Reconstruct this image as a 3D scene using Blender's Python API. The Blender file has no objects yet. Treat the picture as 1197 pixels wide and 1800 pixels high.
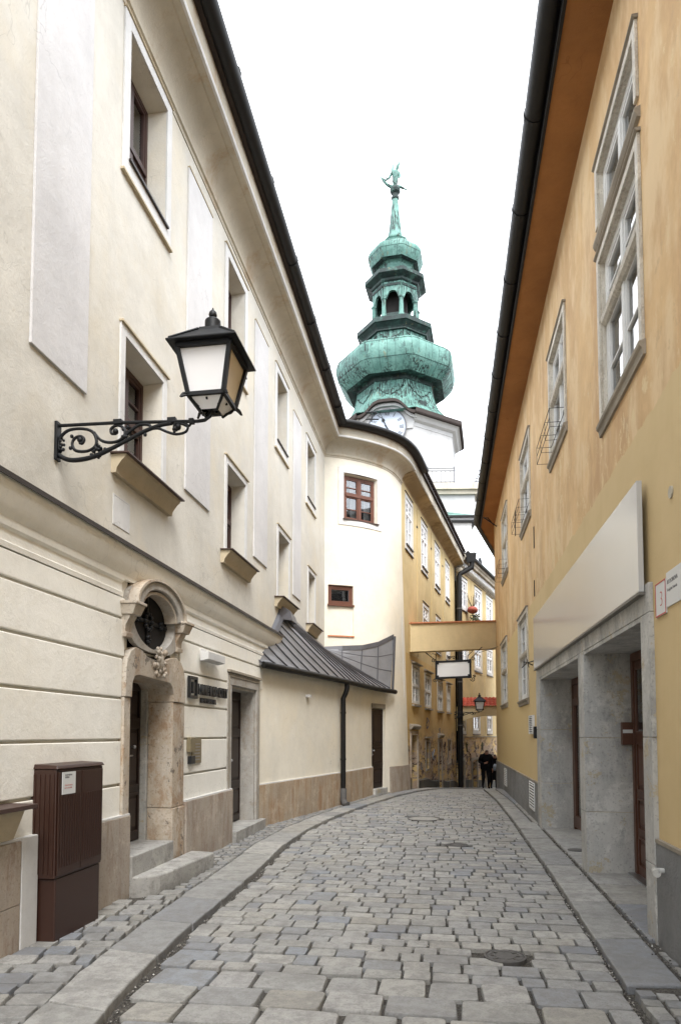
import bpy, math, random
from math import sin, cos, pi, radians, sqrt, atan2
from mathutils import Vector, Matrix, noise
random.seed(7)
S = bpy.context.scene
COL = S.collection

# ------------------------------------------------------------------ camera, sky, sun, exposure
cam_d = bpy.data.cameras.new('camera'); cam = bpy.data.objects.new('camera', cam_d); COL.objects.link(cam)
S.camera = cam
cam_d.sensor_fit = 'HORIZONTAL'; cam_d.sensor_width = 24.0; cam_d.lens = 24.0*1200/1197
cam_d.shift_y = 0.2715
cam_d.clip_start = 0.05; cam_d.clip_end = 2000
PITCH, YAW = radians(3.1), radians(8.868)
fw = Vector((-sin(YAW)*cos(PITCH), cos(YAW)*cos(PITCH), sin(PITCH)))
cam.matrix_world = Matrix.Translation((0, 0, 1.65)) @ fw.to_track_quat('-Z', 'Y').to_matrix().to_4x4()

SUN_EL, SUN_AZ = radians(50), radians(157)      # azimuth clockwise from +Y
w = bpy.data.worlds.new('World'); S.world = w; w.use_nodes = True
nt = w.node_tree; nt.nodes.clear()
o_ = nt.nodes.new('ShaderNodeOutputWorld'); bg = nt.nodes.new('ShaderNodeBackground')
sky = nt.nodes.new('ShaderNodeTexSky'); sky.sky_type = 'NISHITA'; sky.sun_disc = False
sky.sun_elevation = SUN_EL; sky.sun_rotation = SUN_AZ
tc = nt.nodes.new('ShaderNodeTexCoord'); nz = nt.nodes.new('ShaderNodeTexNoise'); nz.inputs['Scale'].default_value = 2.2
nz.inputs['Detail'].default_value = 5
cr = nt.nodes.new('ShaderNodeValToRGB'); cr.color_ramp.elements[0].position = .3; cr.color_ramp.elements[1].position = .75
cr.color_ramp.elements[0].color = (.86, .92, 1.0, 1); cr.color_ramp.elements[1].color = (.98, .985, 1.0, 1)
vm = nt.nodes.new('ShaderNodeVectorMath'); vm.operation = 'SCALE'; vm.inputs['Scale'].default_value = 12.5
mx = nt.nodes.new('ShaderNodeMix'); mx.data_type = 'RGBA'; mx.inputs[0].default_value = .86
L = nt.links
L.new(tc.outputs['Generated'], nz.inputs['Vector']); L.new(nz.outputs['Fac'], cr.inputs['Fac'])
L.new(cr.outputs['Color'], vm.inputs[0]); L.new(sky.outputs['Color'], mx.inputs[6]); L.new(vm.outputs['Vector'], mx.inputs[7])
L.new(mx.outputs[2], bg.inputs['Color']); bg.inputs['Strength'].default_value = .12
L.new(bg.outputs['Background'], o_.inputs['Surface'])
sl = bpy.data.lights.new('sun', 'SUN'); so = bpy.data.objects.new('sun', sl); COL.objects.link(so)
sl.energy = 1.5; sl.angle = radians(32); sl.color = (1, .97, .93)
sd = Vector((sin(SUN_AZ)*cos(SUN_EL), cos(SUN_AZ)*cos(SUN_EL), sin(SUN_EL)))
so.matrix_world = Matrix.Translation((0, 0, 60)) @ sd.to_track_quat('Z', 'Y').to_matrix().to_4x4()
S.view_settings.view_transform = 'Standard'; S.view_settings.look = 'None'; S.view_settings.gamma = 1
S.view_settings.exposure = 1.5
S.view_settings.use_curve_mapping = False
S.render.engine = 'CYCLES'
S.cycles.max_bounces = 8; S.cycles.diffuse_bounces = 4; S.cycles.transparent_max_bounces = 10

# ------------------------------------------------------------------ materials
MATS = {}
class NT:
    def __init__(s, name):
        s.m = bpy.data.materials.new(name); s.m.use_nodes = True
        s.t = s.m.node_tree; s.b = s.t.nodes['Principled BSDF']; MATS[name] = s.m
        g = s.t.nodes.new('ShaderNodeNewGeometry'); s.pos = g.outputs['Position']; s.island = g.outputs['Random Per Island']
    def n(s, ty, **k):
        x = s.t.nodes.new(ty)
        for a, v in k.items(): setattr(x, a, v)
        return x
    def l(s, a, b): s.t.links.new(a, b)
    def noise(s, scale, detail=4, rough=.6, vec=None, stretch=None, off=0):
        x = s.n('ShaderNodeTexNoise'); x.inputs['Scale'].default_value = scale; x.inputs['Detail'].default_value = detail
        x.inputs['Roughness'].default_value = rough
        v = vec or s.pos
        mp = s.n('ShaderNodeMapping'); s.l(v, mp.inputs['Vector']); mp.inputs['Location'].default_value = (off, off*1.7, off*.6)
        if stretch: mp.inputs['Scale'].default_value = stretch
        s.l(mp.outputs['Vector'], x.inputs['Vector']); return x.outputs['Fac']
    def ramp(s, f, p0, p1, c0=(0, 0, 0), c1=(1, 1, 1)):
        x = s.n('ShaderNodeValToRGB'); e = x.color_ramp.elements
        e[0].position = p0; e[1].position = p1; e[0].color = (*c0, 1); e[1].color = (*c1, 1)
        s.l(f, x.inputs['Fac']); return x.outputs['Color']
    def mix(s, f, a, b, mode='MIX'):
        x = s.n('ShaderNodeMix', data_type='RGBA', blend_type=mode)
        for i, v in ((0, f), (6, a), (7, b)):
            if isinstance(v, (int, float)): x.inputs[i].default_value = v
            elif isinstance(v, tuple): x.inputs[i].default_value = (*v, 1)
            else: s.l(v, x.inputs[i])
        return x.outputs[2]
    def math(s, op, a, b=0.0, c=None):
        x = s.n('ShaderNodeMath', operation=op)
        for i, v in ((0, a), (1, b), (2, c)):
            if v is None: continue
            if isinstance(v, (int, float)): x.inputs[i].default_value = v
            else: s.l(v, x.inputs[i])
        return x.outputs[0]
    def sep(s, v=None):
        x = s.n('ShaderNodeSeparateXYZ'); s.l(v or s.pos, x.inputs[0]); return x.outputs
    def bump(s, f, strength=.3, dist=.01):
        x = s.n('ShaderNodeBump'); x.inputs['Strength'].default_value = strength; x.inputs['Distance'].default_value = dist
        s.l(f, x.inputs['Height']); s.l(x.outputs['Normal'], s.b.inputs['Normal'])
    def out(s, col, rough=.85, metal=0, spec=None):
        if isinstance(col, tuple): s.b.inputs['Base Color'].default_value = (*col, 1)
        else: s.l(col, s.b.inputs['Base Color'])
        if isinstance(rough, (int, float)): s.b.inputs['Roughness'].default_value = rough
        else: s.l(rough, s.b.inputs['Roughness'])
        s.b.inputs['Metallic'].default_value = metal
        if spec is not None: s.b.inputs['Specular IOR Level'].default_value = spec
        return s.m

def mul(c, k): return tuple(x*k for x in c)
def plaster(name, base, dirt=.12, warm=None, streak=.5, bumpd=.004, stain=None):
    s = NT(name)
    c = s.mix(s.ramp(s.noise(.6, 6, .7), .40, .62), mul(base, 1.04), mul(base, 1-dirt*1.3))
    if warm: c = s.mix(s.math('MULTIPLY', s.ramp(s.noise(.8, 5, .65, off=11), .46, .66), .75), c, warm)
    st = s.ramp(s.noise(2.6, 6, .7, stretch=(1, 1, .07), off=5), .48, .68)
    c = s.mix(s.math('MULTIPLY', st, streak*.42), c, mul(base, .70))
    if stain: c = s.mix(s.math('MULTIPLY', s.ramp(s.noise(1.4, 7, .75, stretch=(1, 1, .45), off=23), .52, .64), .7), c, stain)
    cl = s.ramp(s.noise(4.5, 6, .75, off=41), .50, .66)
    c = s.mix(s.math('MULTIPLY', cl, .16), c, mul(base, .72))
    vo = s.n('ShaderNodeTexVoronoi', feature='DISTANCE_TO_EDGE'); vo.inputs['Scale'].default_value = .9
    va = s.n('ShaderNodeVectorMath', operation='ADD'); dn = s.n('ShaderNodeTexNoise'); dn.inputs['Scale'].default_value = 3; s.l(s.pos, dn.inputs['Vector'])
    s.l(s.pos, va.inputs[0]); s.l(dn.outputs['Color'], va.inputs[1]); s.l(va.outputs[0], vo.inputs['Vector'])
    ck = s.math('MULTIPLY', s.ramp(vo.outputs['Distance'], .0, .007, (1, 1, 1), (0, 0, 0)), s.ramp(s.noise(.7, 3, .5, off=81), .52, .60))
    c = s.mix(s.math('MULTIPLY', ck, .4), c, mul(base, .45))
    sp = s.ramp(s.noise(30, 4, .6), .60, .70)
    c = s.mix(s.math('MULTIPLY', sp, .16), c, mul(base, .5))
    s.bump(s.math('ADD', s.math('MULTIPLY', s.noise(55, 5, .7), .8), s.math('MULTIPLY', s.noise(5, 4, .6), 2.2)), .6, bumpd*1.6)
    return s.out(c, .92, spec=.25)
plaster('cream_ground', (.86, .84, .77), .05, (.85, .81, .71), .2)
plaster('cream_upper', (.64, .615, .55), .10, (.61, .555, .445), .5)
plaster('cream_white', (.66, .655, .64), .10, None, .4)
plaster('cream_lilac', (.61, .60, .595), .08, None, .35)
plaster('bay_cream', (.77, .725, .62), .07, (.77, .70, .56), .2)
plaster('cornice_cream', (.52, .475, .385), .12, None, .6, stain=(.38, .28, .18))
plaster('cornice_stone', (.50, .45, .36), .25, None, 1., stain=(.15, .13, .10))
plaster('cornice_brown', (.48, .37, .22), .25, None, .8, stain=(.16, .11, .06))
plaster('ochre_wall', (.60, .47, .245), .12, (.62, .50, .28), .6)
plaster('beam_plaster', (.66, .53, .31), .08, None, .4)
plaster('tower_white', (.43, .427, .42), .06, None, .3)
plaster('tower_grey', (.70, .68, .65), .14, None, .7)
plaster('dark_plinth', (.10, .095, .08), .3, None, 1., .01, stain=(.26, .18, .08))
plaster('soffit_orange', (.37, .17, .06), .15, None, .3)
plaster('window_white', (.70, .70, .68), .08, None, .4, .002)
plaster('sill_plaster', (.52, .44, .31), .12, None, .5)
plaster('stone_trim', (.34, .30, .24), .25, None, .8)
plaster('rough_grey', (.27, .27, .265), .2, None, .6, .05)

def street_yellow():
    s = NT('stained_yellow')
    base = (.62, .46, .215)
    z = s.sep()[2]
    c = s.mix(s.ramp(s.noise(.8, 5, .7), .35, .7), base, (.56, .37, .14))
    st = s.ramp(s.noise(3, 5, .7, stretch=(1, 1, .12), off=3), .45, .75)
    c = s.mix(s.math('MULTIPLY', st, .45), c, (.42, .27, .10))
    low = s.ramp(s.math('MULTIPLY', s.math('SUBTRACT', 2.0, z), .5), .02, .55)
    pe = s.ramp(s.noise(2.3, 7, .75, off=9, stretch=(.4, .4, 1)), .485, .505)
    c = s.mix(s.math('MULTIPLY', low, pe), c, s.mix(s.noise(5, 4), (.30, .20, .13), (.52, .42, .33)))
    pe2 = s.ramp(s.noise(3.2, 7, .8, off=31, stretch=(.4, .4, 1)), .53, .55)
    c = s.mix(s.math('MULTIPLY', low, pe2), c, (.10, .07, .055))
    s.bump(s.noise(8, 6, .7), .6, .02)
    return s.out(c, .92, spec=.2)
street_yellow()
def orange():
    s = NT('orange_wall')
    z = s.sep()[2]
    up = s.mix(s.ramp(s.noise(.7, 6, .75), .40, .60), (.66, .455, .235), (.56, .375, .195))
    up = s.mix(s.math('MULTIPLY', s.ramp(s.noise(1.6, 6, .65, stretch=(1, 1, .5), off=4), .47, .58), .7), up, (.71, .545, .33))
    up = s.mix(s.math('MULTIPLY', s.ramp(s.noise(.95, 6, .7, stretch=(1, 1, .4), off=14), .50, .60), .6), up, (.47, .29, .15))
    y = s.sep()[1]
    nearl = s.ramp(s.math('MULTIPLY', s.math('SUBTRACT', 6.2, z), .5), .0, 1.0)
    fl = s.ramp(s.math('ADD', s.noise(3.4, 8, .8, stretch=(1, 1, .6), off=2), s.math('MULTIPLY', nearl, .07)), .615, .63)
    up = s.mix(s.math('MULTIPLY', fl, .8), up, (.68, .54, .31))
    up = s.mix(s.math('MULTIPLY', s.ramp(s.noise(1.9, 8, .8, off=62), .60, .62), .35), up, (.44, .31, .19))
    # below the repaint line the wall has a fresh, even coat
    e = s.math('ADD', s.math('SUBTRACT', z, s.math('MULTIPLY_ADD', y, -.012, 4.30)), s.math('MULTIPLY', s.math('SUBTRACT', s.noise(1.3, 8, .75, off=7), .5), .22))
    f = s.ramp(e, .0, .012)
    lo = s.mix(s.ramp(s.noise(.9, 4, .6, off=8), .35, .7), (.63, .485, .265), (.56, .425, .225))
    lo = s.mix(s.math('MULTIPLY', s.ramp(s.noise(5, 4, .6, stretch=(1, 1, .15)), .5, .8), .2), lo, (.5, .36, .16))
    far = s.ramp(s.math('MULTIPLY', s.math('SUBTRACT', y, 12.3), .3), .0, 1.0)
    lo = s.mix(far, lo, (.63, .48, .24))
    c = s.mix(f, lo, up)
    s.bump(s.math('ADD', s.math('MULTIPLY', s.noise(70, 4, .6), .5), s.math('MULTIPLY', s.noise(5, 4, .6), 1.5)), .45, .005)
    return s.out(c, .9, spec=.25)
orange()
def streaky(name, a, b, c3, vec=(7, 7, .55), rough=.6, patch=None):
    s = NT(name)
    c = s.mix(s.ramp(s.noise(1, 7, .75, stretch=vec), .40, .60), a, b)
    c = s.mix(s.math('MULTIPLY', s.ramp(s.noise(1.5, 7, .75, stretch=vec, off=9), .50, .60), .8), c, c3)
    c = s.mix(s.math('MULTIPLY', s.ramp(s.noise(1.6, 6, .7, off=3), .44, .62), .5), c, mul(a, .68))
    c = s.mix(s.math('MULTIPLY', s.ramp(s.noise(2.4, 6, .75, off=33), .54, .62), .45), c, mul(a, 1.35))
    if patch: c = s.mix(s.math('MULTIPLY', s.ramp(s.noise(3.1, 7, .8, off=53), .585, .60), .85), c, patch)
    c = s.mix(s.math('MULTIPLY', s.ramp(s.noise(35, 4, .65), .56, .66), .45), c, mul(c3, .55))
    s.bump(s.math('ADD', s.noise(14, 5, .7, stretch=(1, 1, .3)), s.math('MULTIPLY', s.noise(60, 4, .7), .6)), .6, .010)
    return s.out(c, rough, spec=.35)
streaky('travertine', (.44, .385, .325), (.38, .315, .25), (.29, .205, .15), (4, 4, 1.0))
streaky('step_stone', (.40, .39, .36), (.33, .32, .30), (.22, .21, .195), (2.5, 2.5, 2.5), .85)
streaky('travertine_rust', (.44, .37, .285), (.39, .285, .185), (.31, .175, .09), (5, 5, .8))
streaky('sandstone', (.50, .45, .38), (.45, .36, .26), (.33, .21, .12), (2, 2, 1.2), .85, (.14, .12, .10))
streaky('portal_grey', (.43, .41, .375), (.37, .34, .30), (.32, .27, .21), (2, 2, 1.4), .85)
streaky('concrete_stone', (.52, .51, .475), (.41, .405, .385), (.28, .28, .27), (2.2, 2.2, .9), .85, (.42, .36, .25))
streaky('old_frame', (.62, .58, .50), (.53, .49, .41), (.38, .33, .26), (9, 9, 1.5), .7)

def cobble(name, rnd='object', base=1.0, tint=0):
    s = NT(name)
    if rnd == 'object':
        oi = s.n('ShaderNodeObjectInfo'); r = oi.outputs['Random']
    else: r = s.island
    x = s.n('ShaderNodeValToRGB'); cr = x.color_ramp; cr.interpolation = 'LINEAR'
    cols = [(.22, .23, .25), (.29, .29, .285), (.35, .345, .32), (.31, .31, .305), (.37, .36, .33), (.35, .345, .335), (.42, .41, .38), (.31, .295, .26), (.25, .27, .30)]
    while len(cr.elements) < len(cols): cr.elements.new(.5)
    for i, c in enumerate(cols):
        cr.elements[i].position = i/(len(cols)-1); cr.elements[i].color = (*mul(c, base), 1)
    s.l(r, x.inputs['Fac'])
    c = x.outputs['Color']
    c = s.mix(s.math('MULTIPLY', s.ramp(s.noise(9, 7, .8), .44, .58), .6), c, mul((.19, .185, .175), base))
    c = s.mix(s.math('MULTIPLY', s.ramp(s.noise(70, 4, .7), .57, .66), .55), c, mul((.12, .12, .11), base))
    c = s.mix(s.math('MULTIPLY', s.ramp(s.noise(1.6, 6, .75, off=3), .50, .62), .45), c, mul((.18, .175, .165), base))
    s.bump(s.math('ADD', s.math('MULTIPLY', s.noise(110, 3, .6), .5), s.math('MULTIPLY', s.noise(16, 5, .65), 1.6)), .7, .009)
    rg = s.ramp(s.noise(6, 3, .6, off=5), .3, .7, (.42,)*3, (.72,)*3)
    return s.out(c, rg, spec=.4)
cobble('cobble_each'); cobble('cobble_mass', 'island')
cobble('sett_each', 'object', .86); cobble('sett_mass', 'island', .86)
cobble('kerb_granite', 'object', .97)
def gravel():
    s = NT('joint_grit')
    c = s.mix(s.ramp(s.noise(55, 4, .7), .35, .65), (.035, .032, .03), (.12, .11, .095))
    c = s.mix(s.ramp(s.noise(140, 2, .5, off=2), .66, .70), c, (.42, .40, .36))
    s.bump(s.noise(90, 3, .7), 1, .01)
    return s.out(c, .95, spec=.2)
gravel()
def flat(name, col, rough=.5, metal=0, spec=.5, bmp=0, var=.15, sc=8):
    s = NT(name)
    c = s.mix(s.noise(sc, 4, .6), mul(col, 1+var), mul(col, 1-var))
    if bmp: s.bump(s.noise(40, 4, .6), .4, bmp)
    return s.out(c, rough, metal, spec)
flat('gutter_black', (.009, .0085, .008), .55, .0, .28, .002)
flat('iron', (.007, .008, .0095), .5, 0, .3, .001)
flat('iron_lid', (.10, .095, .09), .75, .1, .5, .002, .3, 20)
flat('wood_brown', (.12, .045, .026), .5, 0, .4, .001, .3, 6)
flat('wood_deep', (.045, .018, .013), .5, 0, .4, .001, .3, 6)
flat('wood_dark', (.022, .012, .009), .45, 0, .45, .001, .3, 6)
flat('door_brown', (.085, .034, .018), .42, 0, .45, .001, .3, 6)
flat('cabinet_brown', (.034, .0125, .007), .42, 0, .5, .0005, .12, 3)
flat('cap_brown', (.06, .035, .028), .55, 0, .4)
flat('flashing', (.035, .028, .024), .5, .2, .4)
flat('zinc', (.22, .225, .24), .40, .3, .5, .002, .35, 2.5)
flat('zinc_dark', (.10, .10, .11), .45, .5, .5, .002, .3, 3)
flat('white_paint', (.80, .80, .80), .5, 0, .4)
flat('sign_white', (.80, .80, .79), .35, 0, .5, 0, .02)
flat('sign_paper', (.62, .63, .62), .4, 0, .5, 0, .03)
flat('fascia_panel', (.50, .50, .49), .16, 0, .5, 0, .03, .8)
flat('fascia_under', (.15, .14, .12), .5)
flat('black_letters', (.008, .009, .010), .4)
flat('red_print', (.45, .05, .045), .5)
flat('grey_print', (.10, .10, .11), .5)
flat('brass', (.34, .29, .19), .35, .75, .5, 0, .15)
flat('steel', (.45, .45, .46), .3, .9)
flat('curtain', (.66, .64, .60), .9, 0, .1, 0, .15, 14)
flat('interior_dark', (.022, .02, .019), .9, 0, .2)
flat('tile_red', (.46, .085, .05), .7, 0, .3, .003, .35, 5)
flat('tile_brown', (.04, .03, .026), .8, 0, .3, .003, .35, 3)
flat('terracotta', (.30, .065, .04), .7)
flat('leaf', (.06, .07, .03), .8)
flat('twig', (.08, .055, .035), .9)
flat('cloth_black', (.008, .008, .010), .9, 0, .2)
flat('cloth_navy', (.012, .012, .016), .9, 0, .2)
flat('skin', (.40, .22, .16), .6)
flat('hair_dark', (.02, .017, .015), .7)
flat('bag_blue', (.32, .38, .46), .5)
flat('clock_blue', (.40, .45, .52), .5, 0, .4, 0, .05)
flat('rust_plaster', (.50, .19, .09), .8)
flat('pebble', (.22, .21, .19), .9, 0, .2, 0, .7, 60)
flat('lamp_frost', (.80, .80, .81), .35, 0, .5, 0, .03)
flat('lamp_cream', (.66, .56, .40), .35, 0, .5, 0, .08)
def lamp_glass():
    for nme, c in (('lamp_frost', (.62, .62, .64)), ('lamp_cream', (.62, .52, .36))):
        b = MATS[nme].node_tree.nodes['Principled BSDF']
        b.inputs['Transmission Weight'].default_value = .0
lamp_glass()
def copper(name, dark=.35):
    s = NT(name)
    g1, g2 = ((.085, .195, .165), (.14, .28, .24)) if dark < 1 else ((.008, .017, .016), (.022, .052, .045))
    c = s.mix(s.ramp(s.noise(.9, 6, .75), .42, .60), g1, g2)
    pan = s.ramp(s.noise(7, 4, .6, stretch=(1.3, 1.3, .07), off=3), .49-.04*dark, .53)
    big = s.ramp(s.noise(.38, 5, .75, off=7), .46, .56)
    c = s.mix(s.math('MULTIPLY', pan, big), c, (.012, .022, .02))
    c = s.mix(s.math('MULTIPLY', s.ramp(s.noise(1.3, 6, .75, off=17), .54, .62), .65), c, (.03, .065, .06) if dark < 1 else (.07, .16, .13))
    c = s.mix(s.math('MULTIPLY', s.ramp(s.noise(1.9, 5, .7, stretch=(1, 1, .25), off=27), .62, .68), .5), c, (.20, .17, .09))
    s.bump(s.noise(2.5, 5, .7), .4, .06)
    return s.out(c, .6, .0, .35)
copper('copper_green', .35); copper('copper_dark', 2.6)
def glass(name, tint=.75, refl=1.0):
    s = NT(name); s.t.nodes.remove(s.b)
    tr = s.n('ShaderNodeBsdfTransparent'); tr.inputs[0].default_value = (tint, tint*1.02, tint*1.04, 1)
    gl = s.n('ShaderNodeBsdfGlossy'); gl.inputs['Roughness'].default_value = .02
    bp = s.n('ShaderNodeBump'); bp.inputs['Strength'].default_value = .15; bp.inputs['Distance'].default_value = .01
    s.l(s.noise(2.2, 2, .5), bp.inputs['Height']); s.l(bp.outputs[0], gl.inputs['Normal'])
    fr = s.n('ShaderNodeFresnel'); fr.inputs[0].default_value = 1.55
    f = s.math('MULTIPLY_ADD', fr.outputs[0], refl*1.3, .03)
    m = s.n('ShaderNodeMixShader'); s.l(f, m.inputs[0]); s.l(tr.outputs[0], m.inputs[1]); s.l(gl.outputs[0], m.inputs[2])
    s.l(m.outputs[0], s.t.nodes['Material Output'].inputs['Surface'])
glass('glass')
def M(n): return MATS[n]

# ------------------------------------------------------------------ mesh builder
def wl(o):
    v = Vector((0, 0, 0))
    while o: v = v + o.location; o = o.parent
    return v
class MB:
    def __init__(s, T=None): s.v = []; s.f = []; s.m = []; s.T = T or (lambda a, b, c: (a, b, c)); s.mi = 0
    def p(s, a, b, c): s.v.append(tuple(s.T(a, b, c))); return len(s.v)-1
    def face(s, idx): s.f.append(tuple(idx)); s.m.append(s.mi)
    def quad(s, *pts): s.face([s.p(*q) for q in pts])
    def hexa(s, b, t):                       # 4 bottom, 4 top points
        i = [s.p(*q) for q in b]+[s.p(*q) for q in t]
        for q in ((3, 2, 1, 0), (4, 5, 6, 7), (0, 1, 5, 4), (1, 2, 6, 5), (2, 3, 7, 6), (3, 0, 4, 7)): s.face([i[k] for k in q])
    def box(s, a0, a1, b0, b1, c0, c1):
        s.hexa([(a0, b0, c0), (a1, b0, c0), (a1, b1, c0), (a0, b1, c0)], [(a0, b0, c1), (a1, b0, c1), (a1, b1, c1), (a0, b1, c1)])
    def longbox(s, a0, a1, b0, b1, c0, c1, step=.35):   # subdivided along the first axis (for curved frames)
        n = max(1, int(abs(a1-a0)/step)); s.sweep([(b0, c0), (b1, c0), (b1, c1), (b0, c1)], [a0+(a1-a0)*i/n for i in range(n+1)])
    def sweep(s, prof, us, closed=True, caps=True):     # profile in (n,z) along u
        rings = [[s.p(u, n, z) for n, z in prof] for u in us]; k = len(prof)
        for a, b in zip(rings, rings[1:]):
            for i in range(k if closed else k-1): s.face([a[i], a[(i+1) % k], b[(i+1) % k], b[i]])
        if closed and caps: s.face(rings[0][::-1]); s.face(rings[-1])
    def prism(s, poly, n0, n1):              # polygon in (u,z), extruded along n
        a = [s.p(u, n0, z) for u, z in poly]; b = [s.p(u, n1, z) for u, z in poly]; k = len(poly)
        s.face(a[::-1]); s.face(b)
        for i in range(k): s.face([a[i], a[(i+1) % k], b[(i+1) % k], b[i]])
    def tube(s, path, r, seg=8, caps=True):
        P = [Vector(s.T(*q)) for q in path]; rings = []; up = None
        for i, q in enumerate(P):
            d = (P[min(i+1, len(P)-1)]-P[max(i-1, 0)])
            if d.length < 1e-9: d = Vector((0, 0, 1))
            d.normalize()
            if up is None: up = d.orthogonal().normalized()
            up = (up-d*up.dot(d)); up = up.normalized() if up.length > 1e-6 else d.orthogonal().normalized()
            w_ = d.cross(up); rr = r[i] if isinstance(r, (list, tuple)) else r
            base = len(s.v)
            for k in range(seg):
                a = 2*pi*k/seg; s.v.append(tuple(q+(up*cos(a)+w_*sin(a))*rr))
            rings.append(list(range(base, base+seg)))
        for a, b in zip(rings, rings[1:]):
            for i in range(seg): s.face([a[i], a[(i+1) % seg], b[(i+1) % seg], b[i]])
        if caps: s.face(rings[0][::-1]); s.face(rings[-1])
    def lathe(s, cx, cy, prof, seg=16, a0=0, cap=True, sx=1, sy=1):
        rings = []
        for r, z in prof:
            rings.append([s.p(cx+sx*r*cos(a0+2*pi*k/seg), cy+sy*r*sin(a0+2*pi*k/seg), z) for k in range(seg)])
        for a, b in zip(rings, rings[1:]):
            for i in range(seg): s.face([a[i], a[(i+1) % seg], b[(i+1) % seg], b[i]])
        if cap: s.face(rings[0][::-1]); s.face(rings[-1])
    def ball(s, c, r, seg=8, rings=5, sq=(1, 1, 1)):
        pr = [(max(r*sin(pi*i/rings), r*.02), -r*cos(pi*i/rings)) for i in range(rings+1)]
        R_ = []
        for rr, z in pr: R_.append([s.p(c[0]+sq[0]*rr*cos(2*pi*k/seg), c[1]+sq[1]*rr*sin(2*pi*k/seg), c[2]+sq[2]*z) for k in range(seg)])
        for a, b in zip(R_, R_[1:]):
            for i in range(seg): s.face([a[i], a[(i+1) % seg], b[(i+1) % seg], b[i]])
    def build(s, name, mat, parent=None, smooth=False, bevel=0, label=None, recalc=True):
        me = bpy.data.meshes.new(name)
        off = wl(parent) if parent else Vector((0, 0, 0))
        me.from_pydata([(x-off.x, y-off.y, z-off.z) for x, y, z in s.v], [], s.f)
        mats = mat if isinstance(mat, (list, tuple)) else [mat]
        for m in mats: me.materials.append(M(m))
        if len(mats) > 1: me.polygons.foreach_set('material_index', s.m)
        if recalc:
            import bmesh
            b = bmesh.new(); b.from_mesh(me); bmesh.ops.recalc_face_normals(b, faces=b.faces); b.to_mesh(me); b.free()
        if smooth:
            me.polygons.foreach_set('use_smooth', [True]*len(me.polygons))
            if smooth != 'all': me.set_sharp_from_angle(angle=radians(smooth if smooth is not True else 40))
        o = bpy.data.objects.new(name, me); COL.objects.link(o)
        if parent: o.parent = parent
        if bevel:
            md = o.modifiers.new('bevel', 'BEVEL'); md.width = bevel; md.segments = 2; md.limit_method = 'ANGLE'
        if label: o['label'] = label
        return o
def thing(name, label, cat, loc=(0, 0, 0), group=None):
    o = bpy.data.objects.new(name, None); COL.objects.link(o); o.location = loc; o.empty_display_size = .2
    o['label'] = label; o['category'] = cat
    if group: o['group'] = group
    return o
def tag(o, label, cat, group=None):
    o['label'] = label; o['category'] = cat
    if group: o['group'] = group
    return o
def struct(o): o['kind'] = 'structure'; return o
def stuff(o): o['kind'] = 'stuff'; return o

def frame(p0, ang, side):                    # side +1: outward is to the right of the direction of travel
    a = radians(ang); U = (sin(a), cos(a)); N = (side*cos(a), -side*sin(a))
    return lambda u, n, z: (p0[0]+u*U[0]+n*N[0], p0[1]+u*U[1]+n*N[1], z)
class Path:                                  # curved wall frame from a plan polyline
    def __init__(s, pts, fine=8):
        s.pts = [Vector(p) for p in pts]; s.s = [0]
        for a, b in zip(s.pts, s.pts[1:]): s.s.append(s.s[-1]+(b-a).length)
    def at(s, u, smooth=.0):
        pts, S_ = s.pts, s.s
        i = 0
        while i < len(pts)-2 and u > S_[i+1]: i += 1
        d = (pts[i+1]-pts[i]); L_ = d.length; t = (u-S_[i])/L_
        def nrm(k):
            a = pts[max(k-1, 0)]; b = pts[min(k+1, len(pts)-1)]; c = pts[k]
            d1 = (c-a).normalized() if k > 0 else (b-c).normalized(); d2 = (b-c).normalized() if k < len(pts)-1 else d1
            n1 = Vector((d1.y, -d1.x)); n2 = Vector((d2.y, -d2.x)); m = (n1+n2).normalized(); return m/max(.35, m.dot(n1))
        tt = min(max(t, 0), 1)
        return pts[i]+d*t, nrm(i)*(1-tt)+nrm(i+1)*tt
    def T(s, off=0, batter=None):
        def f(u, n, z):
            p, nn = s.at(u+off)
            if batter: n = n+batter(z, u)
            return (p.x+nn.x*n, p.y+nn.y*n, z)
        return f
def catmull(P, k=6):
    out = []
    for i in range(len(P)-1):
        a = P[max(i-1, 0)]; b = P[i]; c = P[i+1]; d = P[min(i+2, len(P)-1)]
        for j in range(k):
            t = j/k
            out.append(tuple(.5*((2*b[q])+(-a[q]+c[q])*t+(2*a[q]-5*b[q]+4*c[q]-d[q])*t*t+(-a[q]+3*b[q]-3*c[q]+d[q])*t**3) for q in range(len(b))))
    out.append(tuple(P[-1])); return out

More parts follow.
